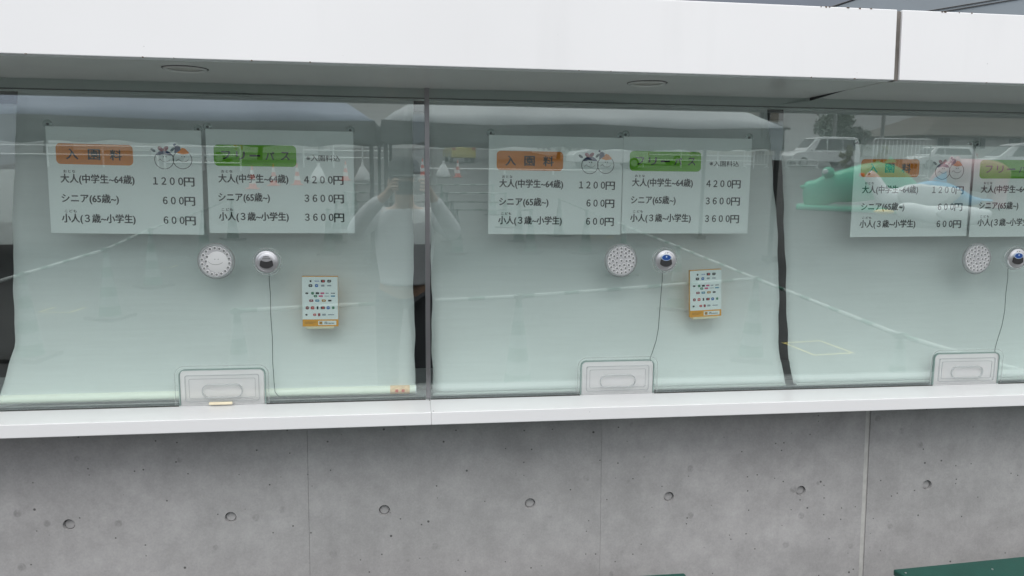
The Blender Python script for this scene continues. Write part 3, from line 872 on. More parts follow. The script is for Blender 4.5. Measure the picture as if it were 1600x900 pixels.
SW, SH = 0.409, 0.293
def price_sign(x0, z0, kind, where, roll):
    """x0, z0: lower left corner on the inner glass face"""
    if kind == 'entry': lab = 'white price sign with orange heading and two smiling faces, %s' % where
    else: lab = 'white price sign with green heading, %s' % where
    e = on_glass('price_sign', x0, z0, lab, 'price sign', 'price signs on the glass', roll)
    Y = 0.0108
    m = MB()
    nX = 12
    m.plate([(0, 0), (SW, 0), (SW, SH), (0, SH)], Y, Y + 0.0006)
    m.build('sheet', M['paper'], e)
    Yt = Y - 0.00025
    V = lambda v: SH * (1 - v)
    if kind == 'entry':
        m = MB(); m.plate(rrect(0.058 * SW, 0.55 * SW, V(0.348), V(0.154), 0.012), Yt, Yt + 0.0002)
        m.build('heading_panel', M['orange'], e)
        for ch, u in (('入', 0.160), ('園', 0.300), ('料', 0.440)):
            m = MB(); put_text(m, ch, (u - 0.037) * SW, (u + 0.037) * SW, V(0.252), 0.0285, Yt - 0.0002, 0.03)
            m.build('heading_character', M['ink'], e)
        rows = [('大人(中学生~64歳)', 0.080, 0.552, 0.487, '１２００円', 0.675, 0.945), ('シニア(65歳~)', 0.080, 0.445, 0.673, '６００円', 0.735, 0.945), ('小人(３歳~小学生)', 0.075, 0.548, 0.862, '６００円', 0.735, 0.945)]
    else:
        m = MB(); m.plate(rrect(0.050 * SW, 0.605 * SW, V(0.350), V(0.145), 0.012), Yt, Yt + 0.0002)
        m.build('heading_panel', M['green'], e)
        for ch, u in (('フ', 0.130), ('リ', 0.227), ('ー', 0.325), ('パ', 0.425), ('ス', 0.530)):
            m = MB()
            if ch == 'ー': put_text(m, ch, (u - 0.034) * SW, (u + 0.034) * SW, V(0.247), 0.0042, Yt - 0.0002, 0.022)
            else: put_text(m, ch, (u - 0.029) * SW, (u + 0.029) * SW, V(0.247), 0.0225, Yt - 0.0002, 0.024)
            m.build('heading_character', M['ink'], e)
        m = MB(); put_text(m, '※入園料込', 0.672 * SW, 0.905 * SW, V(0.262), 0.0175, Yt, 0.008)
        m.build('note_lettering', M['ink'], e)
        rows = [('大人(中学生~64歳)', 0.075, 0.545, 0.473, '４２００円', 0.655, 0.925), ('シニア(65歳~)', 0.070, 0.415, 0.655, '３６００円', 0.655, 0.925), ('小人(３歳~小学生)', 0.068, 0.540, 0.842, '３６００円', 0.655, 0.925)]
    for k, (a, ua, ub, v, p, pa, pb) in enumerate(rows):
        m = MB()
        put_text(m, a, ua * SW, ub * SW, V(v), 0.0285, Yt, 0.028)
        m.build('row_lettering', M['ink'], e)
        m = MB()
        put_text(m, p[:-1], pa * SW, (pb - 0.075) * SW, V(v), 0.0205, Yt, 0.028)
        put_text(m, '円', (pb - 0.068) * SW, pb * SW, V(v + 0.005), 0.0245, Yt, 0.026)
        m.build('price_lettering', M['ink'], e)
        if k != 1:
            m = MB(); put_text(m, 'おとな' if k == 0 else 'こども', (ua + 0.02) * SW, (ua + 0.095) * SW, V(v - 0.073), 0.0075, Yt, 0.03, 1.25)
            m.build('small_lettering', M['ink'], e)
    if kind == 'entry':
        RR = 0.0262
        c1, c2 = (0.752 * SW, V(0.285)), (0.872 * SW, V(0.280))
        ring = lambda c, r: [(c[0] + r * math.cos(2 * math.pi * k / 40), c[1] + r * math.sin(2 * math.pi * k / 40)) for k in range(40)]
        m = MB()
        for c in (c1, c2):
            m.band(ring(c, RR), ring(c, RR - 0.0016), Yt, Yt + 0.0002)
            for dx in (-0.0015, 0.0050):
                m.plate([(c[0] + dx + 0.0014 * math.cos(t * math.pi / 4), c[1] + 0.0085 + 0.0017 * math.sin(t * math.pi / 4)) for t in range(8)], Yt, Yt + 0.0002)
            o_, i_ = [], []
            for k in range(13):
                t = math.radians(200 + 140 * k / 12)
                o_.append((c[0] + 0.003 + 0.0145 * math.cos(t), c[1] + 0.006 + 0.0125 * math.sin(t)))
                i_.append((c[0] + 0.003 + 0.0145 * math.cos(t), c[1] + 0.0072 + 0.0125 * math.sin(t)))
            m.band(o_, i_, Yt, Yt + 0.0002, closed=False)
            m.band([(c[0] - 0.017, c[1] - 0.0035), (c[0] - 0.0125, c[1] + 0.0008), (c[0] - 0.0095, c[1] + 0.001)], [(c[0] - 0.0165, c[1] - 0.0045), (c[0] - 0.0122, c[1] - 0.0004), (c[0] - 0.0093, c[1] - 0.0002)], Yt, Yt + 0.0002, closed=False)
        m.build('face_outline', M['ink'], e)
        m = MB()     # hair band of the left face
        t0, t1 = 32, 158
        o_ = [(c1[0] + RR * math.cos(math.radians(t)), c1[1] + RR * math.sin(math.radians(t))) for t in range(t0, t1, 9)]
        i_ = [(x, max(z - 0.011, c1[1] + 0.0125)) if z > c1[1] + 0.0125 else (x, z - 0.004) for x, z in o_]
        m.band(o_, i_, Yt - 0.0001, Yt + 0.0001, closed=False)
        m.build('face_hair', M['navy'], e)
        def blob(cx, cz, a, b, rot, n=14):
            return [(cx + a * math.cos(2 * math.pi * k / n) * math.cos(rot) - b * math.sin(2 * math.pi * k / n) * math.sin(rot), cz + a * math.cos(2 * math.pi * k / n) * math.sin(rot) + b * math.sin(2 * math.pi * k / n) * math.cos(rot)) for k in range(n)]
        m = MB()
        m.plate(blob(c1[0] - 0.029, c1[1] + 0.026, 0.0075, 0.0038, -0.6), Yt - 0.0001, Yt + 0.0001)
        m.build('hair_bunch', M['teal'], e)
        m = MB(); m.plate(blob(c1[0] + 0.023, c1[1] + 0.029, 0.0075, 0.0038, 0.8), Yt - 0.0001, Yt + 0.0001)
        m.build('hair_bunch', M['teal'], e)
        m = MB()
        m.plate(blob(c1[0] - 0.009, c1[1] + 0.030, 0.0085, 0.0055, -0.7), Yt - 0.0003, Yt - 0.0001)
        m.build('ribbon', M['crimson'], e)
        m = MB(); m.plate(blob(c1[0] + 0.005, c1[1] + 0.031, 0.0085, 0.0055, 0.8), Yt - 0.0003, Yt - 0.0001)
        m.build('ribbon', M['crimson'], e)
        m = MB()     # cap of the right face
        m.plate([(c2[0] - 0.021, c2[1] + 0.018), (c2[0] - 0.004, c2[1] + 0.024), (c2[0] - 0.005, c2[1] + 0.036), (c2[0] - 0.013, c2[1] + 0.040), (c2[0] - 0.020, c2[1] + 0.036)], Yt - 0.0002, Yt)
        m.plate(blob(c2[0] - 0.0205, c2[1] + 0.041, 0.0035, 0.0035, 0), Yt - 0.0003, Yt - 0.0001)
        m.build('cap_crown', M['navy'], e)
        m = MB()
        m.plate([(c2[0] - 0.015, c2[1] + 0.0185), (c2[0], c2[1] + 0.0145), (c2[0] + 0.016, c2[1] + 0.0165), (c2[0] + 0.018, c2[1] + 0.020), (c2[0] + 0.008, c2[1] + 0.031), (c2[0] - 0.001, c2[1] + 0.0335), (c2[0] - 0.006, c2[1] + 0.025)], Yt - 0.0004, Yt - 0.0002)
        m.build('cap_brim', M['orange'], e)
    suction_cup(e, 0.006, SH - 0.012 + 0.018)
    suction_cup(e, SW - 0.008, SH - 0.012 + 0.016)
    return e
price_sign(-0.992, 1.4785, 'entry', 'leftmost, above the smiling round vent', 0.012)
price_sign(-0.568, 1.4785, 'pass', 'left of the mullion', 0.000)
price_sign(0.234, 1.4765, 'entry', 'just right of the mullion', 0.004)
price_sign(0.6455, 1.4790, 'pass', 'above the middle intercom', 0.000)
price_sign(1.402, 1.4675, 'entry', 'rightmost of the three', -0.010)
price_sign(1.8205, 1.4680, 'pass', 'cut off by the right edge of the picture', -0.010)

# ------------------------------------------------------------------ round speaking vents, intercoms, card stands, tray covers
def speaking_vent(x, z, label, face):
    e = on_glass('speaking_vent', x, z, label, 'speaking vent', 'round speaking vents in the glass')
    m = MB().lathe([(0.0435, -0.007), (0.0470, -0.0085), (0.0490, -0.006), (0.0500, 0.0)], 48)
    m.build('rim', M['acrylic_edge'], e, smooth=True)
    m = MB().lathe([(0.0490, -0.0004), (0.0500, -0.0008), (0.0512, -0.0008), (0.0520, -0.0004)], 48)
    m.build('gasket_ring', M['vent_rim'], e, smooth=True)
    m = MB().lathe([(0.0001, -0.0065), (0.043, -0.0065), (0.0455, -0.005), (0.0455, -0.0005)], 48)
    m.build('plate', M['vent'], e, smooth=True, angle=30)
    holes, dark = MB(), MB()
    for n_, r in ((18, 0.0380), (12, 0.0270), (7, 0.0160), (1, 0.0)):
        for k in range(n_):
            t = 2 * math.pi * (k + 0.3 * (n_ % 4)) / n_
            cx, cz = r * math.cos(t), r * math.sin(t)
            if face and (r < 0.03 and not (2.2 < t < 3.7 and r > 0.02)):
                continue
            R = 0.0056
            for rad, y0, mbx in ((R, -0.0066, holes),):
                ns = 10
                o_ = [(cx + R * math.cos(2 * math.pi * q / ns), cz + R * math.sin(2 * math.pi * q / ns)) for q in range(ns)]
                i_ = [(cx + R * 0.62 * math.cos(2 * math.pi * q / ns), cz + R * 0.62 * math.sin(2 * math.pi * q / ns)) for q in range(ns)]
                b = len(holes.v)
                vs_ = [(px, -0.0067, pz) for px, pz in o_] + [(px, -0.0084, pz) for px, pz in i_]
                holes.add(vs_, [(q, (q + 1) % ns, ns + (q + 1) % ns, ns + q) for q in range(ns)])
                dark.add([(px, -0.0072, pz) for px, pz in i_], [tuple(range(ns))])
    holes.build('hole_rims', M['cone_white'], e, smooth=True)
    dark.build('holes', M['vent_rim'], e)
    if face:
        m = MB().lathe([(0.0001, -0.0071), (0.030, -0.0071), (0.0305, -0.0066)], 36)
        st = m.build('sticker', M['cone_white'], e, smooth=True, loc=(0.004, 0, -0.002))
        m = MB()
        o_ = [(-0.004 + 0.021 * math.cos(math.radians(190 + 11 * k)), 0.004 + 0.012 * math.sin(math.radians(190 + 11 * k))) for k in range(14)]
        i_ = [(x_, z_ + 0.0011) for x_, z_ in o_]
        m.band(o_, i_, -0.0075, -0.0072, closed=False)
        for dx in (-0.006, 0.003):
            m.plate([(dx + 0.0012 * math.cos(q * math.pi / 4), 0.008 + 0.0014 * math.sin(q * math.pi / 4)) for q in range(8)], -0.0075, -0.0072)
        m.build('drawn_face', M['vent_rim'], st)
speaking_vent(-0.5503, 1.3988, 'round clear vent with a drawn smile, below the leftmost price signs', True)
speaking_vent(0.6438, 1.3963, 'round clear vent full of small holes, below the middle price signs', False)
speaking_vent(1.8461, 1.3983, 'round clear vent full of small holes, nearest the right edge', False)

def intercom(x, z, label, badge, wire_pts):
    e = on_glass('intercom', x, z, label, 'intercom', 'round steel intercoms on the glass')
    m = MB().lathe([(0.0365, -0.0015), (0.0395, -0.004), (0.0405, -0.001)], 40)
    m.build('clear_mount', M['acrylic_edge'], e, smooth=True)
    m = MB().lathe([(0.0001, -0.0128), (0.014, -0.0127), (0.0245, -0.0122), (0.0262, -0.0112), (0.0268, -0.0120), (0.0315, -0.0108), (0.0338, -0.007), (0.0338, -0.0005)], 48)
    m.build('housing', M['steel'], e, smooth=True, angle=35)
    pts = []
    for k in range(9):
        t = math.radians(200 + 140 * k / 8); pts.append((0.0200 * math.cos(t), -0.005 + 0.0140 * math.sin(t)))
    pts += [(0.0172, 0.0015), (0.0145, 0.0048)]
    for k in range(5):
        u = k / 4; pts.append((0.0115 - 0.023 * u, 0.0030 - 0.0028 * math.sin(u * math.pi)))
    pts += [(-0.0145, 0.0048), (-0.0172, 0.0015)]
    m = MB(); m.plate(pts, -0.0160, -0.0110)
    m.build('grille', M['grille'], e)
    if badge:
        el = lambda a, b: [(a * math.cos(2 * math.pi * k / 28), 0.0095 + b * math.sin(2 * math.pi * k / 28)) for k in range(28)]
        m = MB(); m.plate(el(0.0155, 0.0098), -0.0163, -0.012)
        bd = m.build('badge_rim', M['blue_rim'], e)
        m = MB(); m.plate(el(0.0140, 0.0082), -0.0168, -0.0164)
        m.build('badge', M['blue'], bd)
        m = MB(); m.plate([(0.0026 * math.cos(q * math.pi / 3), 0.0120 + 0.0030 * math.sin(q * math.pi / 3)) for q in range(6)], -0.0172, -0.0169)
        m.build('emblem', M['blue_rim'], bd)
        m = MB()
        for dx in (-0.0035, 0.004):
            m.plate([(dx + 0.0012 * math.cos(q * math.pi / 4), 0.0235 + 0.0012 * math.sin(q * math.pi / 4)) for q in range(8)], -0.0135, -0.0120)
        m.build('screw', M['grille'], e)
    else:
        m = MB()
        for zz, w in ((0.0155, 0.016), (0.0095, 0.022)):
            for k in range(6):
                x_ = -w / 2 + w * k / 6
                m.box(x_, x_ + w / 9, -0.0152, -0.0125, zz - 0.0012, zz + 0.0012)
        m.build('small_lettering', M['vent_rim'], e)
    m = MB(); m.tube([(a - x, 0.0135, b - z) for a, b in wire_pts], 0.0011, 6)
    m.build('wire', M['wire'], e, smooth=True)
intercom(-0.4091, 1.3973, 'round steel intercom between smiling vent and payment card, without blue badge', False,
         [(-0.4075, 1.375), (-0.4072, 1.33), (-0.4055, 1.30), (-0.4068, 1.24), (-0.4040, 1.17), (-0.4055, 1.10), (-0.4035, 1.04), (-0.4015, 1.005), (-0.392, 0.992), (-0.36, 0.989), (-0.32, 0.991), (-0.27, 0.989)])
intercom(0.7837, 1.3968, 'round steel intercom with blue oval badge, beside the middle vent', True,
         [(0.782, 1.375), (0.783, 1.33), (0.780, 1.28), (0.778, 1.23), (0.776, 1.18), (0.770, 1.14), (0.758, 1.10), (0.752, 1.085), (0.760, 1.03), (0.768, 0.995)])
intercom(1.9857, 1.3989, 'round steel intercom with blue oval badge at the right edge', True,
         [(1.975, 1.375), (1.979, 1.33), (1.977, 1.28), (1.979, 1.22), (1.974, 1.17), (1.962, 1.12), (1.956, 1.09), (1.962, 1.03), (1.966, 0.995)])

def payment_card(x, z, label, roll):
    e = on_glass('payment_card', x, z, label, 'payment card', 'payment cards on the glass', roll)
    W, H = 0.103, 0.150
    Y = 0.0112
    m = MB(); m.plate([(0, 0), (W, 0), (W, H), (0, H)], Y, Y + 0.012)
    m.build('board', M['card_orange'], e)
    m = MB(); m.plate([(0.0, 0.0215), (W, 0.0215), (W, H - 0.0016), (0.0, H - 0.0016)], Y - 0.0004, Y - 0.0001)
    m.build('white_face', M['card'], e)
    m = MB(); m.plate([(0.010, -0.006), (W - 0.012, -0.006), (W - 0.012, 0.0005), (0.010, 0.0005)], Y - 0.001, Y + 0.02)
    m.build('ledge', M['cream'], e)
    m = MB(); m.plate([(0.045, 0.0045), (W - 0.006, 0.0045), (W - 0.006, 0.0170), (0.045, 0.0170)], Y - 0.0004, Y - 0.0001)
    m.build('white_strip', M['card'], e)
    rows = [(0.0905, [(0.24, 'k', 5, 6), (0.41, '', 0, 0), (0.585, 'rk', 12, 8), (0.76, 'k', 11, 8)]),
            (0.800, [(0.235, 'k', 11, 8), (0.405, 'b', 9, 9), (0.58, 'y', 10, 6), (0.76, 'y', 12, 4)]),
            (0.62, [(0.13, 'k', 8, 5), (0.29, 'g', 8, 8), (0.425, 'k', 10, 6), (0.565, 'p', 11, 5), (0.70, 'y', 9, 3), (0.86, 'k', 13, 2)]),
            (0.552, [(0.37, 'g', 10, 7), (0.52, 'p', 12, 5), (0.69, 'y', 14, 2), (0.86, 's', 13, 4)]),
            (0.445, [(0.25, 'm', 12, 7), (0.42, 's', 12, 7), (0.60, 'o', 12, 7), (0.77, 'k', 10, 5)]),
            (0.275, [(0.135, 'm', 9, 9), (0.285, 'r', 10, 9), (0.425, 'k', 5, 9), (0.57, 'rk', 12, 8), (0.72, 'b', 9, 9), (0.865, 'g', 7, 8)]),
            (0.11, [(0.11, 'k', 6, 5), (0.34, 'r', 9, 7), (0.465, 'm', 7, 9), (0.60, 'y', 11, 6), (0.80, 'y', 18, 3)])]
    fz0, fz1 = 0.0215, H - 0.0025
    for v, items in rows:
        v = v if v > 0.1 else v * 10
        for u, c, w, h in items:
            cx, cz = u * W, fz0 + v * (fz1 - fz0)
            if not c: continue
            w_, h_ = w * 0.001, h * 0.001
            m = MB(); m.plate(rrect(cx - w_ / 2, cx + w_ / 2, cz - h_ / 2, cz + h_ / 2, min(w_, h_) * 0.28, 3), Y - 0.0007, Y - 0.0004)
            lg = m.build('logo', card_inks[c[-1]], e)
            if len(c) > 1:
                m = MB(); m.plate([(cx + 0.001 + 0.0032 * math.cos(q * math.pi / 6), cz + 0.0032 * math.sin(q * math.pi / 6)) for q in range(12)], Y - 0.001, Y - 0.0007)
                m.build('dot', card_inks['r'], lg)
            elif w > 8 and h > 6:
                m = MB(); m.box(cx - w_ * 0.2, cx + w_ * 0.24, Y - 0.001, Y - 0.0007, cz - h_ * 0.07, cz + h_ * 0.08)
                m.build('mark', M['card'], lg)
    m = MB(); put_text(m, 'VISA', 0.041 - 0.005, 0.041 + 0.0085, fz0 + 0.905 * (fz1 - fz0), 0.0042, Y - 0.0007, 0.02)
    m.build('lettering', card_inks['b'], e)
    m = MB()
    m.box(0.006, 0.040, Y - 0.0006, Y - 0.0003, 0.0125, 0.0140); m.box(0.007, 0.014, Y - 0.0006, Y - 0.0003, 0.0085, 0.0103); m.box(0.016, 0.030, Y - 0.0006, Y - 0.0003, 0.0088, 0.0102)
    m.build('small_lettering', card_inks['o'], e)
    m = MB(); m.box(0.048, 0.057, Y - 0.0008, Y - 0.0005, 0.0065, 0.0150)
    m.build('logo', card_inks['o'], e)
    m = MB()
    for k in range(7): m.box(0.063 + k * 0.0042, 0.066 + k * 0.0042, Y - 0.0008, Y - 0.0005, 0.0085, 0.0108)
    m.box(0.063, 0.071, Y - 0.0008, Y - 0.0005, 0.0122, 0.0138)
    m.build('small_lettering', M['ink'], e)
payment_card(-0.3155, 1.2025, 'payment logo card with orange foot on the glass left of the mullion', 0.008)
payment_card(0.878, 1.2130, 'payment logo card with orange foot right of the middle intercom, slightly tilted', -0.045)

def tray_cover(a, b, label, first):
    w, h = (b - a) - 0.007, TRAY_H - 0.004
    e = on_glass('tray_cover', (a + b) / 2, ZS + 0.001, label, 'tray cover', 'clear pass-through covers in the glass')
    rr_ = lambda d, r: rrect(-w / 2 + d, w / 2 - d, 0.0 if d == 0 else d * 0.9, h - d, r, 5)
    m = MB(); m.plate(rrect(-w / 2, w / 2, 0.0, h, 0.014, 5, lower=False), 0.001, 0.005)
    m.build('plate', M['acrylic'], e, bevel=0.001)
    m = MB(); m.band(rr_(0.013, 0.006), rr_(0.0155, 0.005), -0.0025, 0.001)
    m.build('moulded_rim', M['acrylic_edge'], e)
    m = MB(); m.band(rr_(0.024, 0.004), rr_(0.0255, 0.0035), -0.0012, 0.001)
    m.build('inner_rim', M['acrylic_edge'], e)
    gz0, gz1 = 0.022, 0.064
    m = MB(); m.band(rrect(-0.058, 0.058, gz0, gz1, 0.0195, 7), rrect(-0.0545, 0.0545, gz0 + 0.0035, gz1 - 0.0035, 0.017, 7), -0.006, 0.001)
    m.build('finger_grip', M['acrylic_edge'], e, bevel=0.001)
    n = 6
    o_, i_ = [], []
    A, B = -(b - a) / 2, (b - a) / 2
    for q, arr in ((0.011, o_), (0.0095, i_)):
        arr.append((A - q, 0.002))
        for k in range(n + 1):
            t = math.radians(180 - 90 * k / n); arr.append((A + TRAY_R + (TRAY_R + q) * math.cos(t), TRAY_H - TRAY_R + (TRAY_R + q) * math.sin(t)))
        for k in range(n + 1):
            t = math.radians(90 - 90 * k / n); arr.append((B - TRAY_R + (TRAY_R + q) * math.cos(t), TRAY_H - TRAY_R + (TRAY_R + q) * math.sin(t)))
        arr.append((B + q, 0.002))
    m = MB(); m.band(o_, i_, -0.002, -0.0004, closed=False)
    m.build('edge_trim', M['acrylic_edge'], e)
    if first:
        m = MB(); m.box(-0.038, 0.028, -0.010, -0.002, 0.003, 0.011)
        m.build('latch', M['cream'], e, bevel=0.002)
tray_cover(*TRAYS[0], 'clear plastic pass-through cover with cream latch, below the smiling vent', True)
tray_cover(*TRAYS[1], 'clear plastic pass-through cover with oval grip, below the middle intercom', False)
tray_cover(*TRAYS[2], 'clear plastic pass-through cover with oval grip, nearest the right edge', False)

# ------------------------------------------------------------------ benches against the wall
def bench(x, y, length, rz, label):
    e = empty('bench', (x, y, 0), (0, 0, rz), label=label, cat='bench', group='green benches below the counter')
    m = MB(); m.box(0, length, -0.36, 0, 0.432, 0.452); m.build('seat_cover', M['benchgreen'], e, bevel=0.004)
    m = MB(); m.box(0.008, length - 0.008, -0.352, -0.008, 0.405, 0.431); m.build('seat_board', M['cream'], e, bevel=0.006)
    for xx in (0.06, length - 0.10):
        for yy in (-0.33, -0.07):
            m = MB(); m.box(xx, xx + 0.04, yy, yy + 0.04, 0.0, 0.405); m.build('leg', M['bench_leg'], e)
    for px, py in ((0.02, -0.03), (0.30, -0.06)):
        m = MB(); m.cyl((px, py, 0.4515), (px, py, 0.4532), 0.003, n=10); m.build('stud', M['steel'], e)
bench(1.468, 2.083, 1.5, 0.066, 'dark green bench with cream edge at the lower right corner')
bench(-0.68, 2.141, 1.5, 0.0, 'dark green bench whose corner just shows at the bottom edge')

# slate blue membrane roof beyond the canopy: a steep taut slope facing the forecourt
roof = empty('membrane_roof', (0, 6.5, 1.9), (math.radians(50), 0, 0), label='dark slate blue membrane roof seen above the canopy fascia', cat='roof')
for pts, mt in (([(-9, 0), (-0.577, 0), (9.63, 5), (-9, 5)], 'slate'), ([(-0.55, 0), (16, 0), (16, 5), (9.657, 5)], 'slate_pale')):
    n = len(pts)
    m = MB(); m.add([(x, y, z) for z in (0, 0.02) for x, y in pts], [tuple(range(n))[::-1], tuple(range(n, 2 * n))] + [(k, (k + 1) % n, n + (k + 1) % n, n + k) for k in range(n)])
    m.build('membrane_panel', M[mt], roof)
for u0, v0, sl in ((4.76, 2.615, 0.49), (6.10, 2.64, 0.285), (6.28, 2.64, 0.285), (2.6, 2.615, 0.49), (8.6, 2.7, 0.285)):
    ua, ub = max(-8.9, u0 - v0 / sl), min(15.9, u0 + (5 - v0) / sl)
    m = MB(); m.tube([(ua, v0 + (ua - u0) * sl, 0.03), (ub, v0 + (ub - u0) * sl, 0.03)], 0.006, 6)
    m.build('seam_cable', M['black'], roof, smooth=True)
for x in (-8.8, 3.5, 15.8):
    for v in (0.1, 4.9):
        c_, s_ = math.cos(math.radians(50)), math.sin(math.radians(50))
        drop = 1.9 + v * s_
        m = MB(); m.cyl((x, v, -0.01), (x, v - drop * s_, -drop * c_), 0.06, n=12)
        m.build('post', M['tent_pole'], roof, smooth=True, angle=40)

# ================================================================== the forecourt behind the photographer (seen in the glass)
ORD = ['first', 'second', 'third', 'fourth', 'fifth', 'sixth', 'seventh', 'eighth']
# tents
def tent(x0, x1, y0, y1, eave, ridge, mat, label):
    zc = ground_z((y0 + y1) / 2)
    e = empty('canopy_tent', ((x0 + x1) / 2, (y0 + y1) / 2, zc), label=label, cat='tent', group='pop-up tents on the forecourt')
    hx, hy = (x1 - x0) / 2, (y1 - y0) / 2
    E_, Rg = eave - zc, ridge - zc
    NX, NY = 30, 16
    vs = []
    for j in range(NY + 1):
        for i in range(NX + 1):
            x, y = -hx + 2 * hx * i / NX, -hy + 2 * hy * j / NY
            d = min(hx - abs(x), hy - abs(y)) / hy
            z = E_ + (Rg - E_) * (d ** 0.92) - 0.05 * math.sin(math.pi * min(1, d)) * (0.6 + 0.4 * math.sin(x * 3.1 + y)) + 0.012 * math.sin(x * 5.3 + y * 2.1)
            if d < 1e-6: z = E_ - 0.05 * (1 - abs(2 * ((i / NX * 2) % 1) - 1)) if abs(abs(y) - hy) < 1e-6 else E_ - 0.02
            vs.append((x, y, z))
    fs = [(j * (NX + 1) + i, j * (NX + 1) + i + 1, (j + 1) * (NX + 1) + i + 1, (j + 1) * (NX + 1) + i) for j in range(NY) for i in range(NX)]
    m = MB(); m.add(vs, fs)
    o = m.build('roof', mat, e, smooth=True, angle=35)
    s_ = o.modifiers.new('thickness', 'SOLIDIFY'); s_.thickness = 0.004
    m = MB()
    for (ax, ay, bx, by) in ((-hx, hy, hx, hy), (hx, hy, hx, -hy), (hx, -hy, -hx, -hy), (-hx, -hy, -hx, hy)):
        n = int(math.hypot(bx - ax, by - ay) / 0.12)
        vs, fs = [], []
        nxn, nyn = -(by - ay), bx - ax
        ln = math.hypot(nxn, nyn)
        for k in range(n + 1):
            u = k / n
            sag = 0.05 * (1 - abs(2 * ((u * 2) % 1) - 1)) if abs(bx - ax) > 0.1 else 0.02
            for q, t in enumerate((0, 0.3, 0.65, 1.0)):
                off = t * (0.025 * math.sin(k * 1.3) + 0.02 * math.sin(k * 0.47 + 1))
                vs.append((ax + (bx - ax) * u + nxn / ln * off, ay + (by - ay) * u + nyn / ln * off, E_ - sag - 0.005 - 0.30 * t - 0.02 * t * math.sin(k * 0.8)))
        for k in range(n):
            for q in range(3):
                fs.append((k * 4 + q, k * 4 + q + 1, (k + 1) * 4 + q + 1, (k + 1) * 4 + q))
        m.add(vs, fs)
    o = m.build('valance', M['tent_dark'], e, smooth=True)
    s_ = o.modifiers.new('thickness', 'SOLIDIFY'); s_.thickness = 0.003
    for sx in (-1, 1):
        for sy in (-1, 1):
            m = MB(); px, py = sx * (hx - 0.06), sy * (hy - 0.06)
            m.box(px - 0.028, px + 0.028, py - 0.028, py + 0.028, -0.05, E_)
            lg = m.build('leg', M['tent_pole'], e)
            m = MB(); m.box(px - 0.09, px + 0.09, py - 0.09, py + 0.09, 0.0, 0.05 + 0.05); m.build('weight', M['rubber'], lg, bevel=0.01)
tent(-9.4, -0.46, -9.4, -6.4, 2.14, 3.05, M['tent_blue'], 'blue-grey pop-up tent roof mirrored in the glass left of the mullion')
tent(-0.38, 5.55, -9.4, -6.4, 2.16, 3.05, M['tent_grey'], 'pale grey pop-up tent roof mirrored in the glass right of the mullion')

# striped queue cones and bars
def cone_mesh(h, r, bands, mats, base):
    m = MB()
    prof = [(r * (1 - 0.86 * k / bands), 0.03 + (h - 0.03) * k / bands) for k in range(bands + 1)]
    m.lathez(prof, 20, [k % 2 for k in range(bands)])
    m.lathez([(prof[-1][0], h), (0.0001, h + 0.004)], 20, 1)
    m.box(-base, base, -base, base, 0.0, 0.032, 2)
    return m.mesh('striped_cone', mats, True)
q_mesh = cone_mesh(0.72, 0.105, 7, [M['cone_green'], M['cone_band'], M['rubber']], 0.17)
r_mesh = cone_mesh(0.74, 0.125, 5, [M['cone_red'], M['cone_white'], M['cone_red']], 0.19)
for me_ in (q_mesh, r_mesh): me_.set_sharp_from_angle(angle=math.radians(35))
def put_mesh(name, me, loc, label, cat, group, rz=0.0):
    o = bpy.data.objects.new(name, me)
    COL.objects.link(o)
    o.location = loc
    o.rotation_euler = (0, 0, rz)
    return tag(o, label, cat, group)
def bar(p, q, label):
    p, q = Vector(p), Vector(q)
    L = (q - p).length
    m = MB()
    n = max(2, round(L / 0.40))
    for k in range(n):
        a, c, b = p + (q - p) * k / n, p + (q - p) * (k + 0.68) / n, p + (q - p) * (k + 1) / n
        m.cyl(a, c, 0.0145, n=8, m=0, caps=True)
        m.cyl(c, b, 0.0145, n=8, m=1, caps=True)
    for c in (p, q):
        m.lathez([(0.035, c.z - 0.012), (0.045, c.z - 0.012), (0.045, c.z + 0.012), (0.035, c.z + 0.012), (0.035, c.z - 0.012)], 14, 1, (c.x, c.y))
    o = m.build('queue_bar', [M['bar_white'], M['cone_green']], None, smooth=True, angle=40)
    tag(o, label, 'queue bar', 'striped bars between the queue cones')
def queue(pts, where):
    tops = []
    for k, (x, y) in enumerate(pts):
        z = ground_z(y)
        put_mesh('queue_cone', q_mesh, (x, y, z), 'green striped queue cone, %s in the %s' % (ORD[k], where), 'cone', 'green and white queue cones', 0.2 * k)
        tops.append((x, y, z + 0.70))
    for k in range(len(pts) - 1):
        bar(tops[k], tops[k + 1], 'green striped bar, %s in the %s' % (ORD[k], where))
queue([(3.05, 1.75), (2.85, 0.54), (2.92, -1.52), (2.98, -3.6), (2.92, -5.6), (2.86, -7.6), (2.82, -9.7)], 'slanting line mirrored right of the middle card')
queue([(-3.15, -0.1), (-3.10, -2.0), (-3.02, -3.5), (-3.10, -5.1), (-3.05, -7.3), (-3.05, -9.2)], 'queue line mirrored at lower left')
queue([(0.78, -0.82), (-1.1, -0.42)], 'nearest cross line beside the photographer')
bar((2.92, -1.52, 0.70), (0.78, -0.82, 0.70), 'long green and white striped bar mirrored low across the middle blind')
for i, (yy, nm) in enumerate(((-7.55, 'nearest'), (-8.9, 'second'), (-10.9, 'third'), (-13.3, 'farthest'))):
    queue([(-1.25, yy - 0.0), (0.75, yy - 0.05), (1.95, yy - 0.1)], '%s row mirrored behind the person' % nm)

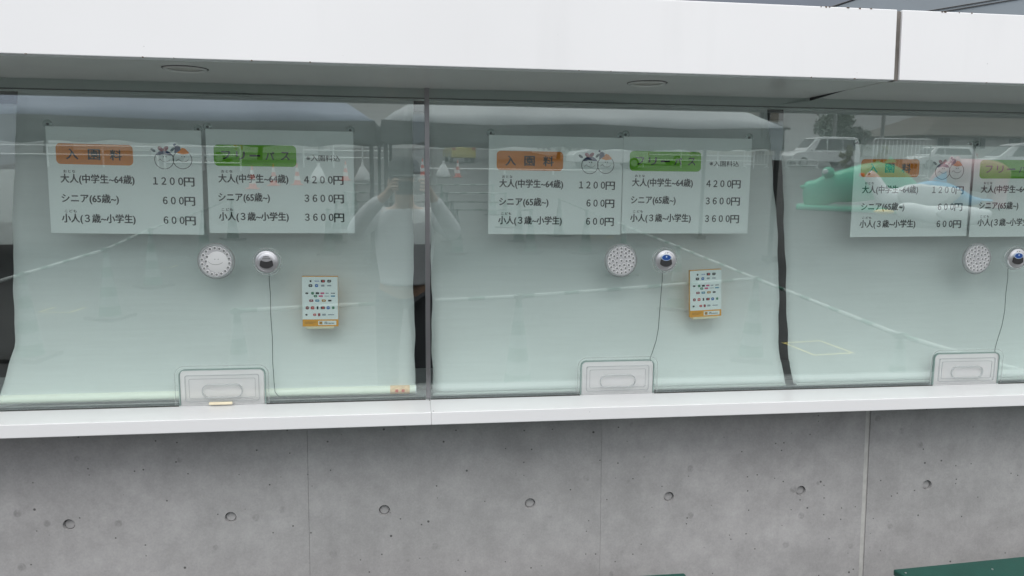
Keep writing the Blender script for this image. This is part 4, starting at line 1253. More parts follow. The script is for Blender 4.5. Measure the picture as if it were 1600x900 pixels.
# yellow tape squares
def tape_square(cx, cy, w, d, rz, label):
    m = MB()
    o_ = [(-w, -d), (w, -d), (w, d), (-w, d)]
    t = 0.024
    i_ = [(-w + t, -d + t), (w - t, -d + t), (w - t, d - t), (-w + t, d - t)]
    vs = [(x, y, 0) for x, y in o_] + [(x, y, 0) for x, y in i_]
    m.add(vs, [(k, (k + 1) % 4, 4 + (k + 1) % 4, 4 + k) for k in range(4)])
    for k in range(3):
        pass
    o = m.build('tape_square', M['tape'], None)
    o.location = (cx, cy, ground_z(cy) + 0.006)
    o.rotation_euler = (0.028 if cy < -3 else 0, 0, rz)
    tag(o, label, 'floor tape', 'yellow tape squares on the asphalt')
tape_square(3.70, -1.81, 0.21, 0.24, -0.13, 'yellow tape square on the asphalt, mirrored low in the right glass')
tape_square(-3.42, -6.52, 0.18, 0.21, 0.0, 'yellow tape square mirrored left of the smiling vent')
tape_square(3.60, -9.55, 0.2, 0.22, 0.0, 'yellow tape square mirrored just below the middle entry sign')
tape_square(-3.62, -3.9, 0.17, 0.2, 0.1, 'yellow tape square mirrored lowest at far left')

# red cones and white weight bags
for (x, y), w in zip([(-4.94, -20.8), (-4.54, -22.3), (-3.82, -22.7), (-2.4, -25.4), (0.58, -29.3), (2.05, -28.2)],
                     ['leftmost of the six', 'second from the left', 'third from the left', 'right beside a white bag', 'just right of the photographer', 'in front of the yellow car']):
    put_mesh('traffic_cone', r_mesh, (x, y, ground_z(y)), 'red and white traffic cone mirrored in the glass, %s' % w, 'cone', 'red traffic cones')
for k, ((x, y), w) in enumerate(zip([(-3.26, -24.1), (-1.74, -25.1), (1.44, -28.1)], ['behind the left green sign', 'left of the photographer', 'right of the mullion'])):
    m = MB()
    rb = random.Random(k)
    n = 12
    prof = [(0.26, 0.0), (0.30, 0.10), (0.22, 0.30), (0.12, 0.50), (0.045, 0.62), (0.07, 0.70)]
    vs = []
    for r, z in prof:
        for i in range(n):
            t = 2 * math.pi * i / n
            q = r * (1 + rb.uniform(-0.16, 0.16))
            vs.append((q * math.cos(t), q * math.sin(t), z + rb.uniform(-0.015, 0.015)))
    fs = [(j * n + i, j * n + (i + 1) % n, (j + 1) * n + (i + 1) % n, (j + 1) * n + i) for j in range(len(prof) - 1) for i in range(n)]
    fs += [tuple(range(n))[::-1], tuple(range((len(prof) - 1) * n, len(prof) * n))]
    m.add(vs, fs)
    o = m.build('weight_bag', M['cone_white'], None, smooth=True)
    o.location = (x, y, ground_z(y) - 0.01)
    tag(o, 'white tied weight bag on the asphalt, mirrored %s' % w, 'bag', 'white weight bags')

# pipe fences, barricades
def pipe_fence(x0, x1, y0, y1, h, rails, step, label, group=None):
    e = empty('pipe_fence', (x0, y0, ground_z(y0)), label=label, cat='fence', group=group)
    L = math.hypot(x1 - x0, y1 - y0)
    n = max(1, round(L / step))
    dz = ground_z(y1) - ground_z(y0)
    for k in range(n + 1):
        u = k / n
        m = MB(); p = ((x1 - x0) * u, (y1 - y0) * u, dz * u)
        m.cyl(p, (p[0], p[1], p[2] + h), 0.045, n=8); m.build('post', M['pipe'], e, smooth=True, angle=40)
    for r in rails:
        m = MB(); m.cyl((0, 0, r), (x1 - x0, y1 - y0, dz + r), 0.035, n=8); m.build('rail', M['pipe'], e, smooth=True, angle=40)
pipe_fence(-21, -11.5, -33, -33, 1.0, (0.55, 0.95), 2.4, 'white two-rail pipe fence mirrored behind the leftmost sign')
pipe_fence(-10.6, -7.4, -31, -31, 1.1, (0.35, 0.7, 1.05), 1.6, 'short white three-rail fence mirrored behind the smiling faces')
pipe_fence(-5.2, -0.9, -35, -35.5, 1.25, (0.5, 0.85, 1.2), 1.4, 'white three-rail fence mirrored left of the photographer')
pipe_fence(11.5, 21.0, -40, -40.5, 1.1, (0.45, 0.75, 1.05), 2.4, 'white three-rail pipe fence mirrored behind the middle green sign')
pipe_fence(-0.2, 9.0, -31, -31, 0.25, (0.22,), 2.3, 'low white kerb rail mirrored right of the photographer')
def barricade(x, y, w, h, rz, label, base=True):
    e = empty('barricade', (x, y, ground_z(y)), (0, 0, rz), label=label, cat='barricade', group='white pipe barricades')
    m = MB(); m.tube([(-w / 2, 0, 0.08), (-w / 2, 0, h - 0.12), (-w / 2 + 0.04, 0, h - 0.03), (-w / 2 + 0.12, 0, h), (w / 2 - 0.12, 0, h), (w / 2 - 0.04, 0, h - 0.03), (w / 2, 0, h - 0.12), (w / 2, 0, 0.08)], 0.035, 8)
    m.build('frame', M['pipe'], e, smooth=True)
    m = MB(); m.cyl((-w / 2, 0, 0.22), (w / 2, 0, 0.22), 0.028, n=8); m.build('lower_rail', M['pipe'], e, smooth=True, angle=40)
    n = max(4, int(w / 0.2))
    for k in range(1, n):
        xx = -w / 2 + w * k / n
        m = MB(); m.cyl((xx, 0, 0.22), (xx, 0, h), 0.016, n=6); m.build('bar', M['pipe'], e, smooth=True)
    for s_ in (-1, 1):
        m = MB(); m.tube([(s_ * (w / 2 - 0.05), -0.38, 0.03), (s_ * (w / 2 - 0.05), 0, 0.12), (s_ * (w / 2 - 0.05), 0.38, 0.03)], 0.03, 6); m.build('foot', M['pipe'], e, smooth=True)
barricade(21.6, -41.5, 1.5, 1.1, 0.1, 'white pipe barricade mirrored left of the white van')
barricade(24.4, -41.0, 2.0, 0.55, 0.1, 'low white barricade mirrored in front of the van bonnet')
barricade(23.6, -30.0, 3.0, 1.95, 0.0, 'tall white barred barricade mirrored above the right orange sign')

# vehicles
def car(x, y, rz, L, W, H, mat, label, kind='van', group='parked vehicles'):
    e = empty('parked_van' if kind == 'van' else 'parked_car', (x, y, ground_z(y)), (0, 0, rz), label=label, cat='van' if kind == 'van' else 'car', group=group)
    l2, w2 = L / 2, W / 2
    if kind == 'van':
        low = [(-l2, 0.32), (-l2 + 0.02, 0.72), (-l2 + 0.25, 0.92), (-l2 + 1.05, 1.06), (l2 - 0.03, 1.08), (l2, 0.55), (l2 - 0.02, 0.30)]
        cab = [(-l2 + 0.95, 1.05), (-l2 + 1.75, H - 0.08), (-l2 + 2.3, H), (l2 - 0.35, H - 0.01), (l2 - 0.16, H - 0.10), (l2 - 0.04, 1.06)]
        sidewin = [[(-l2 + 1.62, 1.13), (-l2 + 2.02, H - 0.18), (-l2 + 2.45, H - 0.16), (-l2 + 2.45, 1.13)], [(-l2 + 2.52, 1.13), (-l2 + 2.52, H - 0.16), (l2 - 1.32, H - 0.16), (l2 - 1.32, 1.13)], [(l2 - 1.26, 1.13), (l2 - 1.26, H - 0.16), (l2 - 0.42, H - 0.18), (l2 - 0.36, 1.13)]]
        ws = ((-l2 + 1.05, 1.12), (-l2 + 1.66, H - 0.16))
    else:
        low = [(-l2, 0.30), (-l2 + 0.03, 0.68), (-l2 + 0.3, 0.80), (-l2 + 1.0, 0.90), (l2 - 0.04, 0.95), (l2, 0.5), (l2 - 0.02, 0.28)]
        cab = [(-l2 + 0.75, 0.88), (-l2 + 1.35, H - 0.07), (-l2 + 1.8, H), (l2 - 0.55, H - 0.02), (l2 - 0.3, H - 0.10), (l2 - 0.06, 0.93)]
        sidewin = [[(-l2 + 1.20, 0.97), (-l2 + 1.52, H - 0.14), (-l2 + 1.95, H - 0.12), (-l2 + 1.95, 0.97)], [(-l2 + 2.02, 0.97), (-l2 + 2.02, H - 0.12), (l2 - 0.62, H - 0.14), (l2 - 0.42, 0.97)]]
        ws = ((-l2 + 0.85, 0.95), (-l2 + 1.30, H - 0.13))
    m = MB(); m.plate(low, -w2, w2); m.build('body', mat, e, bevel=0.08, seg=3)
    m = MB()
    n = len(cab)
    tuck = lambda z: w2 - 0.03 - 0.16 * max(0, (z - cab[0][1])) / (H - cab[0][1])
    m.add([(a, -tuck(b), b) for a, b in cab] + [(a, tuck(b), b) for a, b in cab],
          [tuple(range(n)), tuple(range(n, 2 * n))[::-1]] + [(i, i + n, (i + 1) % n + n, (i + 1) % n) for i in range(n)])
    m.build('cabin', mat, e, bevel=0.06, seg=3)
    for s_ in (-1, 1):
        for poly in sidewin:
            m = MB()
            m.add([(a, s_ * (tuck(b) + 0.012), b) for a, b in poly] + [(a, s_ * (tuck(b) - 0.02), b) for a, b in poly],
                  [tuple(range(4)), tuple(range(4, 8))[::-1]] + [(i, i + 4, (i + 1) % 4 + 4, (i + 1) % 4) for i in range(4)])
            m.build('side_window', M['car_glass'], e)
    (a0, z0), (a1, z1) = ws
    dx, dz = -(z1 - z0), (a1 - a0)
    ln = math.hypot(dx, dz)
    o_ = (dx / ln * 0.02, dz / ln * 0.02)
    m = MB()
    m.add([(a0 + o_[0], -w2 + 0.14, z0 + o_[1]), (a0 + o_[0], w2 - 0.14, z0 + o_[1]), (a1 + o_[0], w2 - 0.24, z1 + o_[1]), (a1 + o_[0], -w2 + 0.24, z1 + o_[1]),
           (a0 + 0.05, -w2 + 0.14, z0), (a0 + 0.05, w2 - 0.14, z0), (a1 + 0.05, w2 - 0.24, z1), (a1 + 0.05, -w2 + 0.24, z1)],
          [(0, 1, 2, 3), (7, 6, 5, 4), (0, 4, 5, 1), (1, 5, 6, 2), (2, 6, 7, 3), (3, 7, 4, 0)])
    m.build('windshield', M['car_glass'], e)
    for s_ in (-1, 1):
        for wx in (-l2 + 0.85, l2 - 0.85):
            m = MB(); m.cyl((wx, s_ * (w2 - 0.19), 0.31), (wx, s_ * (w2 + 0.01), 0.31), 0.31, n=20)
            wh = m.build('wheel', M['tyre'], e, smooth=True, angle=40)
            m = MB(); m.cyl((wx, s_ * (w2 + 0.0), 0.31), (wx, s_ * (w2 + 0.018), 0.31), 0.19, n=16); m.build('rim', M['rim'], wh)
        m = MB(); m.box(-l2 - 0.012, -l2 + 0.2, s_ * (w2 - 0.3) - 0.18, s_ * (w2 - 0.3) + 0.18, 0.58, 0.74); m.build('headlight', M['lamp_clear'], e, bevel=0.03)
        m = MB(); m.box(l2 - 0.1, l2 + 0.012, s_ * (w2 - 0.14) - 0.09, s_ * (w2 - 0.14) + 0.09, 0.75, 1.05); m.build('tail_light', M['lamp_red'], e, bevel=0.02)
        m = MB(); m.ell((-l2 + 1.35, s_ * (w2 + 0.1), cab[0][1] + 0.05), (0.06, 0.09, 0.08), 10, 6); m.build('mirror', mat, e, smooth=True)
car(27.8, -45.0, 0.0, 4.9, 1.8, 2.0, M['car_white'], 'white minivan parked side-on, mirrored in the right glass')
car(33.2, -34.0, 0.25, 4.6, 1.8, 1.85, M['car_white'], 'white people carrier mirrored at the right edge')
car(3.1, -44.0, 1.45, 3.4, 1.5, 1.5, M['car_yellow'], 'small yellow car mirrored right of the mullion', 'car')
car(11.2, -38.5, 0.0, 4.4, 1.8, 1.75, M['car_white'], 'white van mirrored behind the middle smiling faces')
car(-11.0, -38.0, 0.0, 4.2, 1.7, 1.5, M['car_silver'], 'silver car mirrored behind the leftmost price sign', 'car')
car(16.0, -44.5, 0.0, 4.2, 1.7, 1.5, M['car_silver'], 'silver car mirrored behind the fence right of the tent', 'car')
car(36.0, -44.0, 0.0, 4.4, 1.7, 1.5, M['car_white'], 'white car mirrored between the barred barricade and the right edge', 'car')

# skinned figures -------------------------------------------------------------
def skin_mesh(name, verts, edges, radii, sub=2, root=0):
    me = bpy.data.meshes.new(name)
    me.from_pydata(verts, edges, [])
    ob = bpy.data.objects.new(name, me)
    COL.objects.link(ob)
    ob.modifiers.new('skin', 'SKIN').use_smooth_shade = True
    sv = me.skin_vertices[0].data
    for k, r in enumerate(radii):
        sv[k].radius = (r, r) if not isinstance(r, (tuple, list)) else r
        sv[k].use_root = (k == root)
    sb = ob.modifiers.new('sub', 'SUBSURF'); sb.levels = sub; sb.render_levels = sub
    dg = bpy.context.evaluated_depsgraph_get()
    out = bpy.data.meshes.new_from_object(ob.evaluated_get(dg))
    bpy.data.objects.remove(ob)
    out.name = name
    for p in out.polygons: p.use_smooth = True
    return out
def mesh_obj(name, me, mat, parent=None):
    me.materials.clear(); me.materials.append(mat)
    o = bpy.data.objects.new(name, me)
    COL.objects.link(o)
    o.parent = parent
    return o
def chain(pts):
    return [p[:3] for p in pts], [(k, k + 1) for k in range(len(pts) - 1)], [p[3] for p in pts]

# animal rides
def ride(name, x, y, rz, label, cat='ride'):
    return empty(name, (x, y, ground_z(y)), (0, 0, rz), label=label, cat=cat, group='animal shaped play figures')
e = ride('crocodile_figure', 12.0, -14.7, 0.5, 'green crocodile-shaped play figure mirrored in the right glass')
v_, ed, ra = chain([(-1.42, 0, 0.40, (0.22, 0.34)), (-1.25, 0, 0.42, (0.26, 0.40)), (-0.95, 0, 0.44, (0.27, 0.42)), (-0.72, 0, 0.62, (0.40, 0.44)), (-0.3, 0, 0.66, (0.46, 0.50)), (0.15, 0, 0.80, (0.56, 0.56)), (0.7, 0, 0.86, (0.58, 0.56)), (1.2, 0, 0.55, 0.36), (1.6, 0, 0.25, 0.16)])
mesh_obj('body', skin_mesh('body', v_, ed, ra), M['ride_green'], e)
m = MB(); m.box(-1.55, 1.1, -0.52, 0.52, 0.0, 0.14); m.build('base', M['ride_green'], e, bevel=0.06, seg=3)
for s_ in (-1, 1):
    m = MB(); m.ell((-0.80, s_ * 0.24, 1.02), (0.16, 0.13, 0.15)); o = m.build('eye', M['ride_green'], e, smooth=True)
    m = MB(); m.ell((-0.86, s_ * 0.31, 1.04), (0.10, 0.07, 0.08)); m.build('eyeball', M['ride_white'], o, smooth=True)
    m = MB(); m.ell((-1.42, s_ * 0.12, 0.62), (0.07, 0.06, 0.05)); m.build('nostril', M['ride_green'], e, smooth=True)
for k in range(4):
    m = MB(); m.add([(-0.35 + 0.3 * k, 0.08, 1.02 + 0.09 * k), (-0.05 + 0.3 * k, 0.08, 1.06 + 0.09 * k), (-0.05 + 0.3 * k, -0.08, 1.06 + 0.09 * k), (-0.35 + 0.3 * k, -0.08, 1.02 + 0.09 * k), (-0.2 + 0.3 * k, 0, 1.20 + 0.09 * k)], [(0, 1, 4), (1, 2, 4), (2, 3, 4), (3, 0, 4), (3, 2, 1, 0)]); m.build('crest', M['ride_green'], e)
e = ride('duck_figure', 11.7, -11.3, 0.45, 'white duck-shaped play figure with yellow bill mirrored behind the right price sign')
v_, ed, ra = chain([(-0.75, 0, 0.36, 0.15), (-0.50, 0, 0.36, 0.20), (-0.1, 0, 0.28, 0.20), (0.4, 0, 0.26, 0.27), (0.9, 0, 0.27, 0.22), (1.2, 0, 0.36, 0.06)])
mesh_obj('body', skin_mesh('body', v_, ed, ra), M['ride_white'], e)
m = MB(); m.ell((-0.98, 0, 0.30), (0.22, 0.13, 0.06)); m.build('bill', M['ride_yellow'], e, smooth=True)
for s_ in (-1, 1):
    m = MB(); m.ell((-0.66, s_ * 0.17, 0.43), (0.04, 0.03, 0.045), 10, 8); m.build('eye', M['ink'], e, smooth=True)
    m = MB(); m.ell((0.4, s_ * 0.26, 0.32), (0.36, 0.06, 0.15)); m.build('wing', M['ride_white'], e, smooth=True)
e = ride('swan_figure', 12.1, -12.9, 0.5, 'white swan-shaped play figure with raised neck mirrored behind the right price sign')
v_, ed, ra = chain([(-0.90, 0, 1.08, 0.15), (-0.80, 0, 1.02, 0.18), (-0.60, 0, 0.80, 0.17), (-0.50, 0, 0.50, 0.26), (0.0, 0, 0.45, 0.40), (0.55, 0, 0.50, 0.40), (1.0, 0, 0.62, 0.22), (1.25, 0, 0.72, 0.08)])
mesh_obj('body', skin_mesh('body', v_, ed, ra), M['ride_white'], e)
m = MB(); m.ell((-1.00, 0, 1.05), (0.07, 0.07, 0.06)); m.build('bill', M['ride_red'], e, smooth=True)
for s_ in (-1, 1):
    m = MB(); m.ell((0.35, s_ * 0.40, 0.58), (0.55, 0.08, 0.28)); m.build('wing', M['ride_white'], e, smooth=True)
    m = MB(); m.ell((-0.84, s_ * 0.13, 1.08), (0.03, 0.02, 0.03), 8, 6); m.build('eye', M['ink'], e, smooth=True)
e = ride('dolphin_figure', 14.4, -14.9, 0.5, 'light blue dolphin-shaped play figure mirrored behind the right price sign')
v_, ed, ra = chain([(-0.85, 0, 0.42, 0.08), (-0.6, 0, 0.52, 0.20), (-0.1, 0, 0.58, 0.34), (0.4, 0, 0.46, 0.30), (0.85, 0, 0.30, 0.17), (1.15, 0, 0.32, 0.07)])
mesh_obj('body', skin_mesh('body', v_, ed, ra), M['ride_blue'], e)
m = MB(); m.add([(-0.1, 0.03, 0.86), (0.25, 0.03, 0.80), (0.25, -0.03, 0.80), (-0.1, -0.03, 0.86), (0.22, 0, 1.10)], [(0, 1, 4), (1, 2, 4), (2, 3, 4), (3, 0, 4), (3, 2, 1, 0)]); m.build('fin', M['ride_blue'], e)
m = MB(); m.ell((1.25, 0, 0.34), (0.14, 0.36, 0.035)); m.build('tail', M['ride_blue'], e, smooth=True)
e = ride('elephant_figure', 16.7, -16.4, 0.5, 'pink elephant-shaped play figure mirrored at the right edge behind the signs')
v_, ed, ra = chain([(-1.15, 0, 0.30, 0.10), (-1.05, 0, 0.70, 0.16), (-0.72, 0, 1.08, 0.40), (-0.1, 0, 0.92, 0.52), (0.55, 0, 0.90, 0.54), (0.95, 0, 0.75, 0.34)])
mesh_obj('body', skin_mesh('body', v_, ed, ra), M['ride_pink'], e)
for s_ in (-1, 1):
    m = MB(); m.ell((-0.55, s_ * 0.48, 1.12), (0.12, 0.26, 0.36)); m.build('ear', M['ride_pink'], e, smooth=True)
    for xx in (-0.3, 0.65):
        m = MB(); m.cyl((xx, s_ * 0.28, 0.0), (xx, s_ * 0.28, 0.7), 0.19, 0.22, n=14); m.build('leg', M['ride_pink'], e, smooth=True, angle=40)

# houses, poles, trees beyond the car park
def house(x, y, w, d, h, rise, rz, wall_m, roof_m, label, cols, rows_, hip=0.5):
    e = empty('house', (x, y, ground_z(y)), (0, 0, rz), label=label, cat='house')
    m = MB(); m.box(-w / 2, w / 2, -d / 2, d / 2, -0.5, h); m.build('wall', wall_m, e)
    o = 0.5
    r = w / 2 - hip * w / 2
    m = MB()
    m.add([(-w / 2 - o, -d / 2 - o, h), (w / 2 + o, -d / 2 - o, h), (w / 2 + o, d / 2 + o, h), (-w / 2 - o, d / 2 + o, h), (-r, 0, h + rise), (r, 0, h + rise),
           (-w / 2 - o, -d / 2 - o, h + 0.18), (w / 2 + o, -d / 2 - o, h + 0.18), (w / 2 + o, d / 2 + o, h + 0.18), (-w / 2 - o, d / 2 + o, h + 0.18)],
          [(3, 2, 1, 0), (0, 1, 7, 6), (1, 2, 8, 7), (2, 3, 9, 8), (3, 0, 6, 9), (6, 7, 5, 4), (8, 9, 4, 5), (7, 8, 5), (9, 6, 4)])
    m.build('roof', roof_m, e)
    for c in range(cols):
        for q in range(rows_):
            cx = -w / 2 + w * (c + 0.5) / cols
            z0 = 0.9 + q * 2.8
            m = MB(); m.box(cx - 0.75, cx + 0.75, d / 2 + 0.003, d / 2 + 0.05, z0, z0 + 1.2); f_ = m.build('window', M['pipe'], e)
            m = MB(); m.box(cx - 0.68, cx - 0.03, d / 2 + 0.052, d / 2 + 0.06, z0 + 0.07, z0 + 1.13); m.box(cx + 0.03, cx + 0.68, d / 2 + 0.052, d / 2 + 0.06, z0 + 0.07, z0 + 1.13); m.build('pane', M['car_glass'], f_)
    m = MB(); m.box(w * 0.1, w * 0.1 + 0.9, d / 2 + 0.003, d / 2 + 0.04, 0, 2.0); dd = m.build('door', M['roof2'], e)
    m = MB(); m.box(w * 0.1 + 0.1, w * 0.1 + 0.14, d / 2 + 0.04, d / 2 + 0.09, 0.95, 1.1); m.build('handle', M['rim'], dd)
house(64.0, -74.0, 24, 12, 2.1, 3.6, 0.0, M['house_white'], M['roof2'], 'long low building with wide grey-brown roof mirrored at upper right', 6, 1, 0.55)
house(36.5, -78.0, 7, 8, 2.6, 1.5, 0.1, M['house'], M['roof'], 'small beige house with grey roof mirrored above the van bonnet', 2, 1)
house(41.5, -86.0, 3.6, 7, 6.6, 0.8, 0.0, M['house'], M['roof'], 'narrow two-storey beige house mirrored behind the van', 1, 2)
house(-16.0, -62.0, 18, 9, 5.0, 2.0, 0.0, M['house_white'], M['roof'], 'white two-storey house mirrored behind the leftmost sign', 5, 2)
house(18.0, -66.0, 12, 9, 3.0, 2.2, 0.0, M['house_white'], M['roof'], 'white house mirrored below the middle tent', 3, 1)
tops = []
for (x, y, h, w) in ((38.0, -61.0, 9.0, 'behind the van'), (42.0, -60.0, 10.0, 'left of the barred barricade'), (-6.0, -50.0, 9.0, 'left of the photographer')):
    e = empty('utility_pole', (x, y, ground_z(y)), label='concrete utility pole mirrored %s' % w, cat='utility pole', group='utility poles')
    m = MB(); m.cyl((0, 0, 0), (0, 0, h), 0.19, 0.13, n=12); m.build('mast', M['cpole'], e, smooth=True, angle=40)
    for zz in (h - 0.4, h - 1.3):
        m = MB(); m.box(-0.9, 0.9, -0.05, 0.05, zz, zz + 0.1); m.build('crossarm', M['cpole'], e)
    m = MB(); m.cyl((0.3, 0, h - 3.4), (0.3, 0, h - 2.5), 0.26, n=12); m.build('transformer', M['cpole'], e, smooth=True, angle=40)
    tops.append((x, y, ground_z(y) + h))
for k, (dz, zz, xa) in enumerate(((-0.3, 0.9, 75), (-0.4, -0.9, 78), (-2.0, 0.2, 80))):
    a, b = Vector(tops[1]) + Vector((0, 0, dz)), Vector((xa, -58, 9 + zz))
    m = MB(); m.tube([a + (b - a) * t / 12 - Vector((0, 0, 3.0 * math.sin(math.pi * t / 12))) for t in range(13)], 0.03, 5)
    tag(m.build('power_line', M['black'], None, smooth=True), 'power line sagging right from the pole, %s of three' % ('topmost', 'middle', 'lowest')[k], 'power line', 'power lines')
a, b = Vector(tops[0]) + Vector((0, 0, -0.3)), Vector(tops[1]) + Vector((0, 0, -0.3))
m = MB(); m.tube([a + (b - a) * t / 8 - Vector((0, 0, 0.5 * math.sin(math.pi * t / 8))) for t in range(9)], 0.03, 5)
tag(m.build('power_line', M['black'], None, smooth=True), 'short power line between the two poles behind the van', 'power line', 'power lines')

def tree(x, y, h, rx, rz_, leaf_m, label, n=1600, trunk=0.16, low=0.28, name='broadleaf_tree', cat='tree'):
    rt = random.Random(int(x * 13 + y * 7))
    e = empty(name, (x, y, ground_z(y)), label=label, cat=cat)
    m = MB()
    m.tube([(0, 0, -0.1), (0.03 * h, 0, h * 0.25), (0, 0.02 * h, h * 0.5), (0.02 * h, 0, h * 0.85)], [trunk, trunk * 0.75, trunk * 0.5, trunk * 0.15], 8)
    cl = []
    for k in range(14):
        t = rt.uniform(0, 6.28); u = rt.uniform(low, 1.0)
        rad = rx * math.sqrt(max(0.05, 1 - ((u - 0.58) / 0.5) ** 2)) * rt.uniform(0.45, 0.8)
        c = Vector((rad * math.cos(t), rad * math.sin(t), h * u * 0.93))
        cl.append((c, rx * rt.uniform(0.28, 0.45)))
        m.tube([(0, 0, h * min(0.8, u * 0.7)), tuple(c * 0.6 + Vector((0, 0, h * u * 0.35))), tuple(c)], [trunk * 0.35, trunk * 0.2, trunk * 0.08], 5)
    m.build('trunk', M['bark'], e, smooth=True)
    m = MB()
    for k in range(n):
        c, r = rt.choice(cl)
        d = Vector((rt.gauss(0, 1), rt.gauss(0, 1), rt.gauss(0, 0.8))).normalized() * r * rt.uniform(0.3, 1.1)
        p = c + d
        s_ = rt.uniform(0.10, 0.2) * max(0.6, rx / 2.2)
        a = Vector((rt.gauss(0, 1), rt.gauss(0, 1), rt.gauss(0, 1))).normalized()
        b = a.orthogonal().normalized()
        m.add([p + a * s_, p + b * s_ * 0.55, p - a * s_, p - b * s_ * 0.55], [(0, 1, 2, 3)])
    m.build('crown', leaf_m, e)
tree(44.4, -72, 5.0, 2.3, 2, M['leaf'], 'round green tree mirrored above the white van', 2200)
tree(48.2, -73, 3.4, 1.2, 2, M['leaf'], 'small green tree mirrored right of the van roof', 900)
tree(-9.0, -44, 6.5, 3.0, 2, M['leaf_dark'], 'dark broad tree mirrored below the blue tent', 2200)
tree(4.5, -50, 6.5, 3.0, 2, M['leaf_dark'], 'dark tree mirrored behind the yellow car', 2000)
tree(11.0, -52, 6.0, 3.0, 2, M['leaf_dark'], 'dark tree mirrored behind the white van and middle signs', 2000)
tree(-22.0, -46, 6.0, 3.0, 2, M['leaf_dark'], 'dark tree mirrored at far left', 1800)
tree(20.0, -52, 3.6, 1.9, 2, M['leaf'], 'low green tree mirrored behind the right end of the tent', 1400)
for (x, y, w) in ((23.2, -36.5, 'left'), (25.4, -36.6, 'right')):
    tree(x * 1.06, y, 1.55, 0.42, 1, M['leaf_gold'], 'small yellow-green shrub mirrored in front of the van, %s one' % w, 500, 0.03, 0.15, 'shrub', 'shrub')

# ------------------------------------------------------------------ the photographer, lens at the camera
person = empty('person', (-0.03, -0.32, 0), label='photographer in dark cap and light open shirt holding up a phone, mirrored at the mullion', cat='person')
V, Ed, Ra = [], [], []
def add_v(p, r, parent=None):
    V.append(p); Ra.append(r)
    if parent is not None: Ed.append((parent, len(V) - 1))
    return len(V) - 1
pel = add_v((0, 0, 0.92), (0.16, 0.105))
wst = add_v((0, 0.0, 1.08), (0.135, 0.095), pel)
chs = add_v((0, -0.01, 1.26), (0.16, 0.105), wst)
nck = add_v((0, -0.005, 1.375), (0.062, 0.062), chs)
jaw = add_v((0, 0.035, 1.455), (0.062, 0.068), nck)
hed = add_v((0, 0.015, 1.54), (0.082, 0.098), jaw)
crn = add_v((0, 0.0, 1.60), (0.070, 0.082), hed)
arms = {}
for s_ in (-1, 1):
    sh = add_v((s_ * 0.175, -0.01, 1.315), 0.055, chs)
    el = add_v((s_ * 0.315, 0.08, 1.215), 0.042, sh)
    fm = add_v((s_ * 0.225, 0.18, 1.355), 0.036, el)
    wr = add_v((s_ * 0.125 + 0.03, 0.265, 1.475), 0.026, fm)
    pm = add_v((s_ * 0.100 + 0.03, 0.285, 1.515), (0.030, 0.018), wr)
    for k in range(4):      # fingers curl round the end of the phone
        z0 = 1.555 - 0.019 * k
        f1 = add_v((s_ * 0.094 + 0.03, 0.315, z0), 0.0095, pm)
        f2 = add_v((s_ * (0.083 - 0.002 * k) + 0.03, 0.338, z0 + 0.002), 0.0085, f1)
        add_v((s_ * (0.064 - 0.003 * abs(k - 1)) + 0.03, 0.340, z0 + 0.001), 0.0075, f2)
    t1 = add_v((s_ * 0.082 + 0.03, 0.282, 1.494), 0.011, pm)
    add_v((s_ * 0.055 + 0.03, 0.296, 1.487), 0.009, t1)
    hp = add_v((s_ * 0.095, 0, 0.82), 0.092, pel)
    kn = add_v((s_ * 0.11, 0.03, 0.47), 0.060, hp)
    ca = add_v((s_ * 0.11, 0.0, 0.33), 0.055, kn)
    an = add_v((s_ * 0.115, -0.01, 0.085), 0.038, ca)
    add_v((s_ * 0.125, 0.12, 0.045), 0.035, an)
body = skin_mesh('body', V, Ed, Ra, 2, pel)
mesh_obj('body', body, M['skin'], person)
def limb(name, pts, mat, edges=None):
    v_, ed, ra = chain(pts)
    return mesh_obj(name, skin_mesh(name, v_, ed, ra), mat, person)
mesh_obj('t_shirt', skin_mesh('t_shirt', [(0, 0.01, 0.88), (0, 0.01, 1.06), (0, 0.005, 1.25), (0, 0, 1.345), (0.18, -0.005, 1.322), (-0.18, -0.005, 1.322)], [(0, 1), (1, 2), (2, 3), (2, 4), (2, 5)], [(0.19, 0.14), (0.172, 0.132), (0.19, 0.135), (0.085, 0.075), 0.068, 0.068], 2, 1), M['tee'], person)
sv_, se_, sr_ = [], [], []
def sadd(p, r, par=None):
    sv_.append(p); sr_.append(r)
    if par is not None: se_.append((par, len(sv_) - 1))
    return len(sv_) - 1
top = sadd((0, -0.040, 1.30), (0.175, 0.105))
mid_ = sadd((0, -0.05, 1.10), (0.185, 0.105), top)
sadd((0, -0.05, 0.86), (0.20, 0.11), mid_)
for s_ in (-1, 1):
    a_ = sadd((s_ * 0.180, -0.012, 1.315), 0.073, top)
    b_ = sadd((s_ * 0.322, 0.08, 1.205), 0.060, a_)
    c_ = sadd((s_ * 0.232, 0.175, 1.345), 0.052, b_)
    sadd((s_ * 0.150 + 0.02, 0.245, 1.445), 0.040, c_)
mesh_obj('overshirt', skin_mesh('overshirt', sv_, se_, sr_, 2, 0), M['shirt'], person)
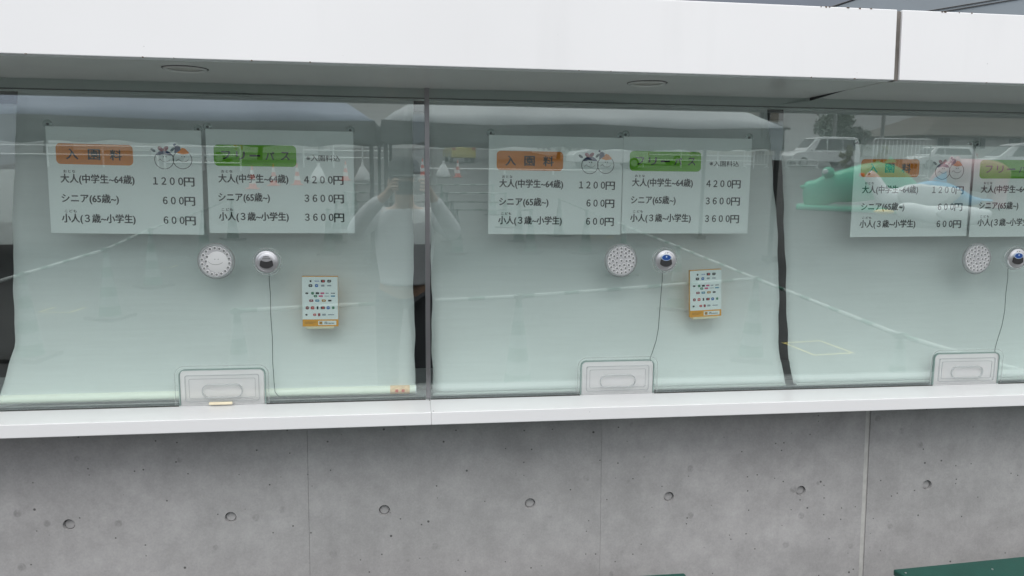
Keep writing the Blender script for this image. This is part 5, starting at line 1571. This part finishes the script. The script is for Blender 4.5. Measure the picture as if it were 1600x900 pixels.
tv, te, tr_ = [(0, 0, 0.93), (0.10, 0, 0.80), (0.115, 0.03, 0.47), (0.118, -0.005, 0.10), (-0.10, 0, 0.80), (-0.115, 0.03, 0.47), (-0.118, -0.005, 0.10)], [(0, 1), (1, 2), (2, 3), (0, 4), (4, 5), (5, 6)], [(0.17, 0.115), 0.105, 0.078, 0.072, 0.105, 0.078, 0.072]
mesh_obj('trousers', skin_mesh('trousers', tv, te, tr_, 2, 0), M['trousers'], person)
m = MB()
for s_ in (-1, 1): m.ell((s_ * 0.122, 0.06, 0.045), (0.05, 0.145, 0.052))
m.build('shoes', M['shoe'], person, smooth=True)
m = MB(); m.lathez([(0.098, 1.565), (0.101, 1.60), (0.092, 1.65), (0.06, 1.685), (0.0001, 1.695)], 24, c=(0, 0.008)); m.build('cap', M['cap'], person, smooth=True)
m = MB(); m.ell((0, 0.115, 1.572), (0.085, 0.085, 0.010)); m.build('cap_peak', M['cap'], person, smooth=True)
m = MB(); m.ell((0, -0.015, 1.53), (0.092, 0.098, 0.085)); m.build('hair', M['hair'], person, smooth=True)
m = MB(); m.ell((0, 0.128, 1.515), (0.014, 0.018, 0.024), 10, 8); m.build('nose', M['skin'], person, smooth=True)
for s_ in (-1, 1):
    m = MB(); m.ell((s_ * 0.032, 0.108, 1.535), (0.012, 0.008, 0.008), 10, 8); m.build('eye', M['ink'], person, smooth=True)
    m = MB(); m.ell((s_ * 0.094, 0.01, 1.52), (0.012, 0.022, 0.032), 10, 8); m.build('ear', M['skin'], person, smooth=True)
m = MB(); m.ell((0, 0.110, 1.475), (0.026, 0.008, 0.007), 10, 8); m.build('mouth', M['ride_red'], person, smooth=True)
phone = empty('phone', (0, 0, EYE), label='dark phone held sideways in front of the photographer, mirrored at the mullion', cat='phone')
m = MB(); m.plate(rrect(-0.078, 0.078, -0.050, 0.026, 0.010), -0.0105, -0.0025); m.build('case', M['black'], phone, bevel=0.001)
m = MB(); m.plate(rrect(-0.074, 0.074, -0.046, 0.022, 0.008), -0.0112, -0.0106); m.build('screen', M['car_glass'], phone)
for dx in (0.028, 0.056):
    m = MB(); m.cyl((dx, -0.0025, 0.004), (dx, -0.0008, 0.004), 0.009, n=20); m.build('lens', M['car_glass'], phone)
